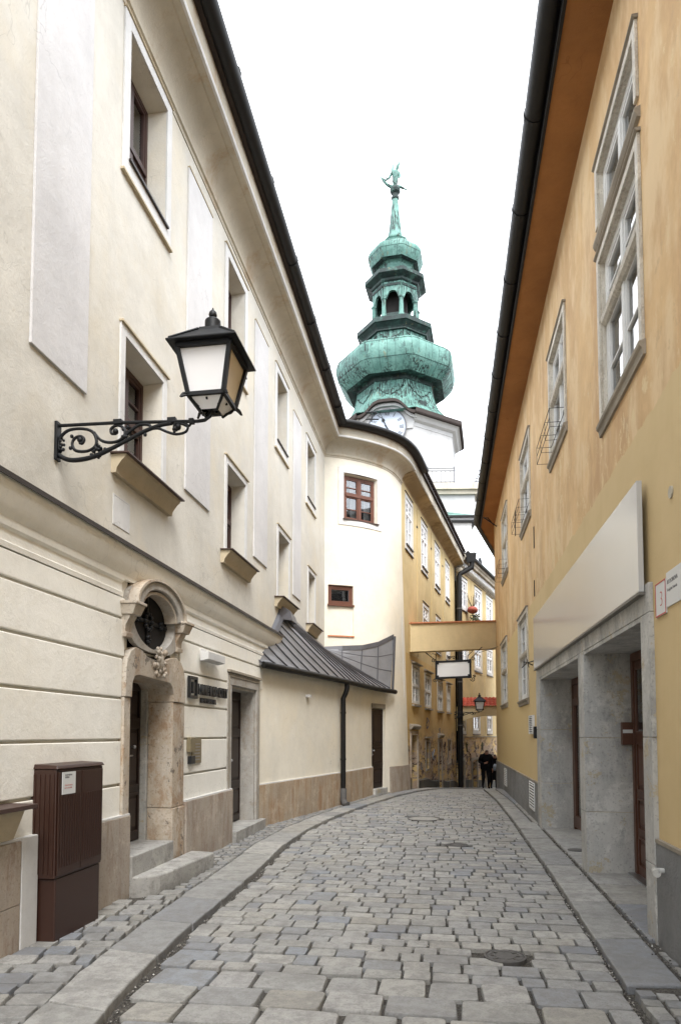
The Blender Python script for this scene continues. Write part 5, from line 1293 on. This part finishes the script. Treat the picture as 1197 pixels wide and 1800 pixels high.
    for i, ((a, b), (c, d)) in enumerate(zip(C4, C4[1:]+C4[:1])):
        mt = 'lamp_cream' if i == 1 else 'lamp_frost'
        m = MB(T); k = .955; m.quad((cx+a*hb*k, b*hb*k, zb), (cx+c*hb*k, d*hb*k, zb), (cx+c*ht*k, d*ht*k, zt), (cx+a*ht*k, b*ht*k, zt)); m.build('glass_pane', mt, t, label='cream tinted pane' if i == 1 else None)
        m = MB(T); m.quad((cx+a*hb*k, b*hb*k, zb-.005), (cx+c*hb*k, d*hb*k, zb-.005), (cx+c*.07, d*.07, .012), (cx+a*.07, b*.07, .012)); m.build('lower_pane', 'lamp_frost', t)
    m = MB(T); re = .285
    lv = [(re, .485), (re, .497), (re-.02, .507), (.09, .665), (.085, .69)]
    rings = [[m.p(cx+a*r_, b*r_, z) for a, b in C4] for r_, z in lv]; m.face(rings[0][::-1]); m.face(rings[-1])
    for A_, B_ in zip(rings, rings[1:]):
        for i in range(4): m.face([A_[i], A_[(i+1) % 4], B_[(i+1) % 4], B_[i]])
    m.build('lantern_roof', 'iron', t, bevel=.003)
    for a, b in C4: m = MB(T); m.tube([(cx+a*.265, b*.265, .51), (cx+a*.09, b*.09, .672)], .010, 5); m.build('roof_rib', 'iron', t)
    m = MB(T); m.lathe(cx, 0, [(.066, .66), (.064, .775), (.055, .785), (.02, .79), (.018, .80), (.03, .81), (.034, .83), (.03, .85), (.010, .872), (.004, .89)], 16); m.build('chimney', 'iron', t, smooth=True)
    return t
lamp = make_lamp(AX, 5.17, 4.235, 'large black lantern on a scroll bracket on the near cream wall')
def copy_tree(o, parent=None):
    c = o.copy(); COL.objects.link(c); c.parent = parent
    for ch in list(o.children): copy_tree(ch, c)
    return c
l2 = copy_tree(lamp); l2.location = (.14, 31.5, 2.64); l2.scale = (.97,)*3
l2['label'] = 'small distant black lantern on its bracket at the black corner downpipe, before the red tiles'

# ------------------------------------------------------------------ tower
TX0, TY0 = -4.02, 56.15
tw = thing('clock_tower', 'white clock tower with a green copper onion spire and statue rising behind the roofs', 'tower', (TX0, TY0, 0))
V0 = radians(-71.6); OCT = [V0+k*pi/4 for k in range(8)]
def octl(m, prof, cap=True): m.lathe(TX0, TY0, prof, 8, V0, cap)
def tpart(name, prof, mat, cap=True, bev=0):
    m = MB(); octl(m, prof, cap); return m.build(name, mat, tw, bevel=bev)
tpart('upper_body', [(5.15, 20.4), (5.15, 25.2)], 'tower_white')
def open_ring(name, prof, mat):
    m = MB(); R_ = [[m.p(TX0+r*cos(V0+k*pi/4), TY0+r*sin(V0+k*pi/4), z) for k in range(8)] for r, z in prof]
    for a, b in zip(R_, R_[1:]):
        for i in range(7): m.face([a[i], a[i+1], b[i+1], b[i]])
    return m.build(name, mat, tw)
open_ring('frieze', [(5.15, 25.2), (5.19, 25.21), (5.19, 25.5), (5.45, 25.62), (5.6, 25.85), (5.75, 25.9)], 'tower_white')
fN = V0-pi/8; FNx, FNy = cos(fN), sin(fN); ap = 5.15*cos(pi/8)
TF = lambda u, n, z: (TX0+FNx*(ap+n)-FNy*u, TY0+FNy*(ap+n)+FNx*u, z)        # clock face frame
def skirt_r(z): return 0
open_ring('eave', [(5.3, 25.92), (5.95, 25.92), (6.0, 26.0), (6.0, 26.3), (5.8, 26.38)], 'tile_brown')
SK = [(5.85, 26.36), (5.2, 26.62), (4.5, 27.1), (3.95, 27.75), (3.6, 28.5), (3.38, 29.3), (3.28, 29.9)]
tpart('copper_skirt', SK, 'copper_green')
m = MB(TF); ah = [(2.28*q, 25.92+1.12*math.exp(-(q*1.5)**4)) for q in [-1+.1*k for k in range(21)]]
m.prism(ah+[(2.0, 25.3), (2.0, 25.0), (-2.0, 25.0), (-2.0, 25.3)], -1.2, .10); m.build('clock_gable', 'tower_white', tw)
m = MB(TF); m.prism([(u, z-.22) for u, z in ah]+ah[::-1], .05, .32); m.build('gable_cornice', 'tower_white', tw, smooth=30)
m = MB(TF); up_ = [(u, z+.22) for u, z in ah]; m.prism(ah+up_[::-1], -1.3, .62); m.build('gable_eave', 'tile_brown', tw)
m = MB(TF); m.prism([(u, z+.22) for u, z in ah]+[(1.8, 27.5), (0, 28.2), (-1.8, 27.5)], -1.9, -.6); m.build('gable_roof', 'copper_green', tw)
ck = MB(TF); cz = 25.15; ck.prism([(1.42*cos(a), cz+1.42*sin(a)) for a in [2*pi*k/40 for k in range(40)]], .0, .19); clk = ck.build('clock', 'clock_blue', tw)
m = MB(TF); R1, R2 = 1.52, 1.42
for k in range(40):
    a, b = 2*pi*k/40, 2*pi*(k+1)/40; m.prism([(R2*cos(a), cz+R2*sin(a)), (R1*cos(a), cz+R1*sin(a)), (R1*cos(b), cz+R1*sin(b)), (R2*cos(b), cz+R2*sin(b))], .15, .23)
m.build('clock_rim', 'grey_print', clk)
for k, nm in enumerate(('XII', 'I', 'II', 'III', 'IIII', 'V', 'VI', 'VII', 'VIII', 'IX', 'X', 'XI')):
    a = pi/2-k*pi/6; m = MB(TF); wd = {'I': .10, 'V': .22, 'X': .24}; tot = sum(wd[c] for c in nm); p = -tot/2
    def rt_(x_, y_): return (y_*cos(a)+x_*sin(a), cz+y_*sin(a)-x_*cos(a))
    def stroke(x0, y0, x1, y1, t=.035):
        d = Vector((x1-x0, y1-y0)).normalized(); n = Vector((-d.y, d.x))*t/1.5
        m.prism([rt_(x0-n.x, y0-n.y), rt_(x1-n.x, y1-n.y), rt_(x1+n.x, y1+n.y), rt_(x0+n.x, y0+n.y)], .191, .205)
    for c in nm:
        w_ = wd[c]
        if c == 'I': stroke(p+w_/2, .95, p+w_/2, 1.30)
        elif c == 'V': stroke(p+.03, 1.30, p+w_/2, .95, .04); stroke(p+w_-.03, 1.30, p+w_/2, .95, .02)
        else: stroke(p+.03, 1.30, p+w_-.03, .95, .04); stroke(p+w_-.03, 1.30, p+.03, .95, .02)
        p += w_
    m.build('numeral', 'grey_print', clk)
for a, l, wd_, nm in ((pi/2+radians(25), 1.0, .07, 'hour_hand'), (pi/2-radians(142), 1.25, .05, 'minute_hand')):
    m = MB(TF); c, s_ = cos(a), sin(a)
    pl = [(-.25, -wd_*.6), (l*.55, -wd_*.5), (l*.6, -wd_*1.8), (l*.72, -wd_*1.6), (l*.8, -wd_*.6), (l, 0), (l*.8, wd_*.6), (l*.72, wd_*1.6), (l*.6, wd_*1.8), (l*.55, wd_*.5), (-.25, wd_*.6)]
    m.prism([(x_*c-y_*s_, cz+x_*s_+y_*c) for x_, y_ in pl], .22, .25); m.build(nm, 'iron', clk)
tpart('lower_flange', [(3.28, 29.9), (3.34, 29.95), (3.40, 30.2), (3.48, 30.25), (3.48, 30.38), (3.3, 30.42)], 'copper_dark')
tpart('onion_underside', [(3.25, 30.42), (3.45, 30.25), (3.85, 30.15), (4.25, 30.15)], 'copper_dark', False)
BULB = [(4.25, 30.15), (4.72, 30.6), (5.02, 31.0), (5.18, 31.55), (5.2, 31.95), (5.08, 32.35), (4.8, 32.62), (4.3, 32.84), (3.7, 32.98), (3.1, 33.1)]
def bulb(name, prof):      # octagon with softly rounded corners
    m = MB(); R_ = []
    for r_, z in prof:
        R_.append([m.p(TX0+r_*k*cos(a+radians(d)), TY0+r_*k*sin(a+radians(d)), z) for a in OCT for d, k in ((-9, .9503), (-4, .978), (4, .978), (9, .9503))])
    n = len(R_[0])
    for a, b in zip(R_, R_[1:]):
        for i in range(n): m.face([a[i], a[(i+1) % n], b[(i+1) % n], b[i]])
    return m.build(name, 'copper_green', tw, smooth=32)
bulb('lower_onion', BULB)
tpart('onion_neck', [(3.1, 33.1), (2.88, 33.4), (2.75, 33.9), (2.75, 34.35)], 'copper_green')
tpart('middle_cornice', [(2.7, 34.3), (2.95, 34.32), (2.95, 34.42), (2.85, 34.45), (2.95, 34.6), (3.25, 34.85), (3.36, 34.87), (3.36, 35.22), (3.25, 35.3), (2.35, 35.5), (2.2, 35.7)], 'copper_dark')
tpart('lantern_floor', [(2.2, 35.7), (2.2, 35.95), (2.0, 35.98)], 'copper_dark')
for a in OCT:
    m = MB(); cx_, cy_ = TX0+1.88*cos(a), TY0+1.88*sin(a)
    m.lathe(cx_, cy_, [(.24, 35.95), (.24, 36.15), (.19, 36.2), (.17, 37.4), (.19, 37.45), (.24, 37.5), (.24, 37.6)], 8); m.build('column', 'copper_green', tw)
for k in range(8):          # arcade
    a, b = OCT[k], OCT[(k+1) % 8]; P_ = Vector((TX0+1.9*cos(a), TY0+1.9*sin(a))); Q_ = Vector((TX0+1.9*cos(b), TY0+1.9*sin(b)))
    d = (Q_-P_); l = d.length; d.normalize(); n_ = Vector((d.y, -d.x))
    TT = lambda u, n, z, P_=P_, d=d, n_=n_: (P_.x+d.x*u+n_.x*n, P_.y+d.y*u+n_.y*n, z)
    m = MB(TT); arc = [(l/2+(l/2-.22)*cos(q)*(1-.12*abs(sin(3*q))), 37.55+.62*sin(q)) for q in [pi-pi*j/12 for j in range(13)]]
    m.prism([(0, 38.95), (0, 37.55)]+arc+[(l, 37.55), (l, 38.95)], -.12, .10); m.build('arch_panel', 'copper_green', tw)
    m = MB(TT); m.box(.2, l-.2, -.06, .03, 35.96, 36.3); m.box(.05, l-.05, .10, .15, 38.55, 38.75); m.build('parapet', 'copper_dark', tw)
m = MB(); m.lathe(TX0, TY0, [(1.05, 36), (1.05, 38.9)], 8, V0); m.build('lantern_core', 'interior_dark', tw)
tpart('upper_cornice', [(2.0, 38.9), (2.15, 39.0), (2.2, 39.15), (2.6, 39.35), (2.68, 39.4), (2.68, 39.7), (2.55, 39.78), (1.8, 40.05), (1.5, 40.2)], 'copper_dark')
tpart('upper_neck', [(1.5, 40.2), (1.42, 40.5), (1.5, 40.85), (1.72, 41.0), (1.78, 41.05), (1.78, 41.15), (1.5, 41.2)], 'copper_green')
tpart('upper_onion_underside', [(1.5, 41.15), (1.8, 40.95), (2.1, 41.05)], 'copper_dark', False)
bulb('upper_onion', [(2.1, 41.05), (2.3, 41.4), (2.42, 41.75), (2.42, 42.05), (2.25, 42.35), (1.85, 42.58), (1.4, 42.72), (1.1, 42.95)])
tpart('spire_base', [(1.1, 42.95), (.95, 43.2), (1.0, 43.35), (1.08, 43.45), (1.08, 43.55), (.8, 43.65), (.72, 43.8)], 'copper_green')
tpart('spire', [(.68, 43.8), (.55, 44.6), (.38, 46.2), (.26, 47.4)], 'copper_green')
tpart('spire_collar', [(.26, 47.35), (.34, 47.42), (.34, 47.6), (.26, 47.65), (.26, 47.85), (.42, 48.0), (.48, 48.2), (.42, 48.4), (.3, 48.5)], 'copper_dark')
# seam ribs down the copper octagon edges
for a in OCT:
    for prof_, rd in ((SK, .05), ([(r_*.982, z) for r_, z in BULB], .03)):
        m = MB(); m.tube([(TX0+r_*cos(a), TY0+r_*sin(a), z) for r_, z in prof_], rd, 5); m.build('copper_rib', 'copper_green', tw)
def seams(prof, n, rd):
    m = MB()
    for k in range(8):
        a, b = OCT[k], OCT[(k+1) % 8]
        for j in range(1, n):
            q = j/n; m.tube([tuple(Vector((TX0+r_*cos(a), TY0+r_*sin(a), z)).lerp(Vector((TX0+r_*cos(b), TY0+r_*sin(b), z)), q)) for r_, z in prof], rd, 3, False)
    for r_, z in prof[2::3]: m.tube([(TX0+r_*k*cos(a+radians(d)), TY0+r_*k*sin(a+radians(d)), z) for a in OCT+OCT[:1] for d, k in ((-9, .9523), (-4, .98), (4, .98), (9, .9523))], rd, 3, False)
    return stuff(m.build('copper_seams', 'copper_dark', tw))
seams(BULB, 6, .016); seams(SK, 6, .014); seams([(2.1, 41.05), (2.3, 41.4), (2.42, 41.75), (2.42, 42.05), (2.25, 42.35), (1.85, 42.58)], 4, .012)
for z0_, rr0, rr1, dz_ in ((29.55, 3.34, 3.55, 1.05), (34.15, 2.78, 2.9, .6)):     # zigzag ornament
    for k in range(8):
        a, b = OCT[k], OCT[(k+1) % 8]; m = MB(); pts = []
        for j in range(15):
            q = .08+.84*j/14; zz = z0_-dz_*(1-abs(2*q-1)); r_ = rr0+(rr1-rr0)*(z0_-zz)/dz_+.05
            P_ = Vector((r_*cos(a), r_*sin(a))).lerp(Vector((r_*cos(b), r_*sin(b))), q); zz2 = z0_-dz_*round((1-abs(2*q-1))*5)/5
            pts.append((TX0+P_.x, TY0+P_.y, zz2))
        m.tube(pts, .045, 4); m.build('zigzag_moulding', 'copper_dark', tw)
m = MB(); aa = V0+pi/8; T2 = lambda u, n, z: (TX0+cos(aa)*n-sin(aa)*u, TY0+sin(aa)*n+cos(aa)*u, z)
m = MB(T2); m.box(-.35, .35, 3.0, 3.62, 27.85, 28.15); m.build('hatch', 'copper_dark', tw)
# gallery
GA = radians(-81.1-1.4)
def TG(u, n, z): return (TX0+cos(GA)*n-sin(GA)*u, TY0+sin(GA)*n+cos(GA)*u, z)
m = MB(TG); m.box(-5.55, 5.55, -5.55, 5.55, -2, 19.6); m.build('lower_body', 'tower_white', tw)
m = MB(TG); m.box(-5.8, 5.8, -5.8, 5.8, 19.6, 19.9); m.box(-6.05, 6.05, -6.05, 6.05, 19.9, 20.35); m.build('gallery_floor', 'cornice_cream', tw)
rl = MB(TG)
for s1 in (-1, 1):
    for z in (20.45, 21.3, 21.5):
        rl.tube([(-5.95, s1*5.95, z), (5.95, s1*5.95, z)], .035, 5); rl.tube([(s1*5.95, -5.95, z), (s1*5.95, 5.95, z)], .035, 5)
    for k in range(37):
        u = -5.95+k*.3305; rl.tube([(u, s1*5.95, 20.35), (u, s1*5.95, 21.3 if k % 6 else 21.6)], .022 if k % 6 else .05, 4); rl.tube([(s1*5.95, u, 20.35), (s1*5.95, u, 21.3)], .022, 4)
rl.build('gallery_railing', 'grey_print', tw)
# lower annex and small green roof by the tower
t = thing('tower_annex', 'grey-white block with a green copper pitched roof at the foot of the tower', 'building', (1.2, 49.5, 0))
m = MB(TG); m.box(2.0, 4.65, 5.6, 9.3, -2, 16.3); m.build('wall', 'tower_grey', t)
m = MB(TG); m.box(1.8, 4.95, 5.5, 9.6, 16.3, 16.42); m.box(1.75, 5.05, 5.5, 9.7, 16.6, 16.72); m.build('gutter', 'gutter_black', t)
m = MB(TG); m.box(1.9, 4.85, 5.55, 9.5, 16.42, 16.6); m.build('cornice', 'tower_white', t)
m = MB(TG); m.hexa([(1.8, 5.5, 16.72), (4.95, 5.5, 16.72), (4.95, 9.6, 16.72), (1.8, 9.6, 16.72)], [(1.8, 5.5, 18.0), (3.2, 5.5, 18.0), (3.2, 6.5, 18.0), (1.8, 6.5, 18.0)]); m.build('roof', 'copper_green', t)
m = MB(TG); m.tube([(5.75, 6.2, 14.6), (5.9, 6.2, 13.2), (5.95, 6.2, 12.3)], [.10, .22, .15], 8); m.tube([(5.95, 6.2, 12.4), (6.5, 6.2, 12.0), (6.9, 6.2, 11.8)], .07, 6); m.tube([(4.65, 6.0, 12.8), (5.9, 6.2, 12.7)], .05, 6)
tag(m.build('shop_sign_arm', 'iron', None), 'dark iron ornament sticking out right of the tower foot against the sky', 'ornament')

# ------------------------------------------------------------------ skinned figures
def skin_mesh(chains, sub=2):
    """chains: list of lists of (x,y,z,r); first point of later chains may be an existing index"""
    V, R, Ed = [], [], []
    for ch in chains:
        prev = None
        for p in ch:
            if isinstance(p, int): prev = p; continue
            V.append(p[:3]); R.append(p[3:]); i = len(V)-1
            if prev is not None: Ed.append((prev, i))
            prev = i
    me = bpy.data.meshes.new('sk'); me.from_pydata(V, Ed, []); o = bpy.data.objects.new('sk', me); COL.objects.link(o)
    md = o.modifiers.new('s', 'SKIN'); md.use_smooth_shade = True
    me.skin_vertices  # created with the modifier
    if not me.skin_vertices: bpy.context.view_layer.update()
    return o, R
def finish_skin(o, R, sub):
    me = o.data
    if not len(me.skin_vertices):
        import bmesh
        b = bmesh.new(); b.from_mesh(me); b.verts.layers.skin.verify(); b.to_mesh(me); b.free()
    for i, r_ in enumerate(R):
        rr_ = r_ if len(r_) == 2 else (r_[0], r_[0]); me.skin_vertices[0].data[i].radius = rr_
    me.skin_vertices[0].data[0].use_root = True
    sb = o.modifiers.new('sub', 'SUBSURF'); sb.levels = sub; sb.render_levels = sub
    dg = bpy.context.evaluated_depsgraph_get(); dg.update()
    out = bpy.data.meshes.new_from_object(o.evaluated_get(dg)); bpy.data.objects.remove(o); return out
def figure(chains, sub, loc, rz, sc, matfn, mats, name, par):
    o, R = skin_mesh(chains); me = finish_skin(o, R, sub)
    me.materials.clear()
    for q in mats: me.materials.append(M(q))
    for p in me.polygons: p.use_smooth = True; p.material_index = matfn(p.center)
    r = bpy.data.objects.new(name, me); COL.objects.link(r); r.parent = par
    r.location = Vector(loc)-wl(par) if par else loc; r.rotation_euler = (0, 0, rz); r.scale = (sc,)*3
    return r
pl = (1.60, 29.6, gz(29.6)+.01)
pe = thing('person', 'person in black coat and dark trousers walking up the lane with bowed head', 'person', pl)
# local: facing -y (towards the camera); z up
ch = [[(0, .06, .92, .185, .15), (0, .02, 1.08, .20, .155), (0, -.06, 1.24, .235, .17), (0, -.13, 1.36, .22, .15), (0, -.185, 1.43, .075, .075), (0, -.23, 1.47, .065, .07), (0, -.275, 1.50, .085, .095), (0, -.29, 1.57, .082, .095), (0, -.275, 1.625, .055, .065)],
      [0, (.10, .05, .86, .12), (.115, -.06, .50, .09), (.11, .0, .12, .048), (.11, -.01, .06, .045), (.115, -.13, .045, .042), (.12, -.19, .04, .03)],
      [0, (-.10, .06, .86, .12), (-.10, .02, .50, .09), (-.10, .20, .16, .048), (-.10, .22, .09, .045), (-.105, .11, .045, .042), (-.11, .04, .04, .03)],
      [3, (.19, -.12, 1.37, .105), (.275, -.07, 1.12, .082), (.26, -.12, .90, .045), (.262, -.13, .84, .034), (.262, -.14, .79, .032)],
      [3, (-.19, -.12, 1.37, .105), (-.29, -.10, 1.12, .082), (-.14, -.26, 1.06, .045), (-.09, -.28, 1.08, .034), (-.05, -.29, 1.10, .032)]]
n0 = sum(1 for c in ch for p in c if not isinstance(p, int))
hand_r = 9+6+6+4; hand_l = hand_r+5
for (hx, hy, hz, dx, dy, dz, idx) in ((.262, -.14, .79, .0, -.02, -1, 9+6+6+4), (-.05, -.29, 1.10, 1, -.1, .25, 9+6+6+5+4)):
    D = Vector((dx, dy, dz)).normalized(); S_ = Vector((0, 1, 0)) if abs(dz) > .5 else Vector((0, .2, 1)).normalized()
    for k, ln in zip((-1.5, -.5, .5, 1.5), (.055, .068, .072, .062)):
        b = Vector((hx, hy, hz))+S_*k*.019; p1 = b+D*.045; p2 = p1+D*ln*.6+Vector((-.008, -.012, 0)); p3 = p2+D*ln*.4+Vector((-.014, -.01, 0))
        ch.append([idx, (*p1, .0105), (*p2, .0095), (*p3, .008)])
    b = Vector((hx, hy, hz))-S_*.03; ch.append([idx, (*(b+D*.01), .011), (*(b+D*.035-S_*.012), .010), (*(b+D*.055-S_*.014), .008)])
def pmat(c):
    if c.z > 1.44 and c.y < -.16:
        if c.z > 1.56 or c.y > -.27: return 3
        return 2
    if (c.x > .2 and c.z < .85) or (abs(c.x+.02) < .09 and c.y < -.27 and 1.02 < c.z < 1.18): return 2
    if c.z < .09: return 0
    return 1 if c.z < .84 else 0
figure(ch, 2, pl, radians(6), 1.0, pmat, ['cloth_black', 'cloth_navy', 'skin', 'hair_dark'], 'body', pe)
m = MB(lambda a, b, c: (pl[0]+a, pl[1]+b, pl[2]+c)); m.lathe(0, -.02, [(.21, .80), (.225, .84), (.22, 1.0), (.215, 1.1)], 16, sy=.78); m.build('coat_hem', 'cloth_black', pe, smooth='all')
m = MB(lambda a, b, c: (pl[0]+a, pl[1]+b, pl[2]+c))
m.ball((.008, -.385, 1.50), .018, 6, 4, (.8, 1.2, 1)); m.ball((.09, -.27, 1.52), .02, 6, 4, (.4, .7, 1.2)); m.ball((-.085, -.27, 1.52), .02, 6, 4, (.4, .7, 1.2)); m.build('nose_and_ears', 'skin', pe, smooth='all')
m = MB(lambda a, b, c: (pl[0]+a, pl[1]+b, pl[2]+c)); m.ball((.035, -.365, 1.525), .012, 6, 4); m.ball((-.035, -.365, 1.525), .012, 6, 4); m.box(-.025, .025, -.372, -.36, 1.462, 1.470); m.build('eyes_and_mouth', 'hair_dark', pe, smooth='all')
p2_ = copy_tree(pe); p2_.location = (2.02, 30.9, gz(30.9)); p2_.scale = (.93, .93, .93); p2_['label'] = 'second dark figure half hidden behind the person in the black coat'
bg_ = thing('shoulder_bag', 'pale blue bag carried at the side of the person in black', 'bag', (pl[0]+.38, pl[1], pl[2]+.7))
m = MB(lambda a, b, c: (pl[0]+a, pl[1]+b, pl[2]+c)); m.ball((.37, -.05, .90), .15, 12, 8, (.7, 1, 1.0)); m.build('bag_body', 'bag_blue', bg_, smooth='all')
m = MB(lambda a, b, c: (pl[0]+a, pl[1]+b, pl[2]+c)); m.hexa([(.26, -.1, .36), (.46, -.1, .36), (.46, .12, .36), (.26, .12, .36)], [(.28, -.08, .72), (.44, -.08, .72), (.44, .1, .72), (.28, .1, .72)]); m.tube([(.30, 0, .70), (.32, -.02, .86), (.36, 0, .88), (.42, 0, .72)], .012, 5)
tag(m.build('carrier_bag', 'cloth_black', None, bevel=.02), 'black carrier bag hanging low beside the person in black', 'bag')
# statue on the spire
stt = [[(0, 0, .0, .16, .14), (0, 0, .35, .19, .16), (.03, 0, .75, .22, .17), (.06, 0, 1.05, .20, .15), (.10, 0, 1.25, .08), (.14, 0, 1.42, .15, .13), (.22, 0, 1.62, .11, .10), (.34, 0, 1.92, .03)],
       [3, (-.2, 0, 1.1, .10), (-.38, 0, .75, .08), (-.62, 0, .55, .06), (-.9, 0, .72, .04)],
       [3, (.28, -.05, 1.0, .09), (.33, -.2, .72, .07), (.25, -.25, .5, .06)],
       [3, (-.16, .15, 1.3, .12), (-.14, .22, 1.7, .06), (-.05, .22, 1.95, .02)],
       [0, (-.28, 0, .10, .12), (-.55, 0, .25, .10), (-.8, 0, .55, .08), (-.98, 0, .82, .03)],
       [0, (.3, 0, .12, .11), (.55, 0, -.02, .07), (.82, 0, -.14, .03)]]
figure(stt, 2, (TX0, TY0, 48.42), radians(8), 1.28, lambda c: 0, ['copper_green'], 'statue', tw)
m = MB(); m.tube([(TX0-1.1, TY0-.3, 49.5), (TX0+.1, TY0-.25, 48.6)], .04, 5); m.build('spear', 'copper_dark', tw)
# rooftop pieces seen over the bay gutter
m = MB(); m.hexa([(-3.1, 18.45, 10.1), (-1.9, 19.0, 10.2), (-1.9, 19.4, 10.2), (-3.1, 18.9, 10.1)], [(-3.1, 18.6, 10.42), (-2.2, 19.0, 10.36), (-2.2, 19.4, 10.36), (-3.1, 18.9, 10.42)]); m.build('roof_flashing', 'clock_blue', A)
m = MB(); m.tube([(-2.0, 18.4, 10.3), (-1.98, 18.4, 10.6)], .02, 6); m.tube([(-2.15, 18.4, 10.58), (-1.85, 18.4, 10.55)], .02, 6); m.tube([(-2.15, 18.4, 10.38), (-1.80, 18.4, 10.35)], .02, 6); m.build('snow_guard', 'iron', A)
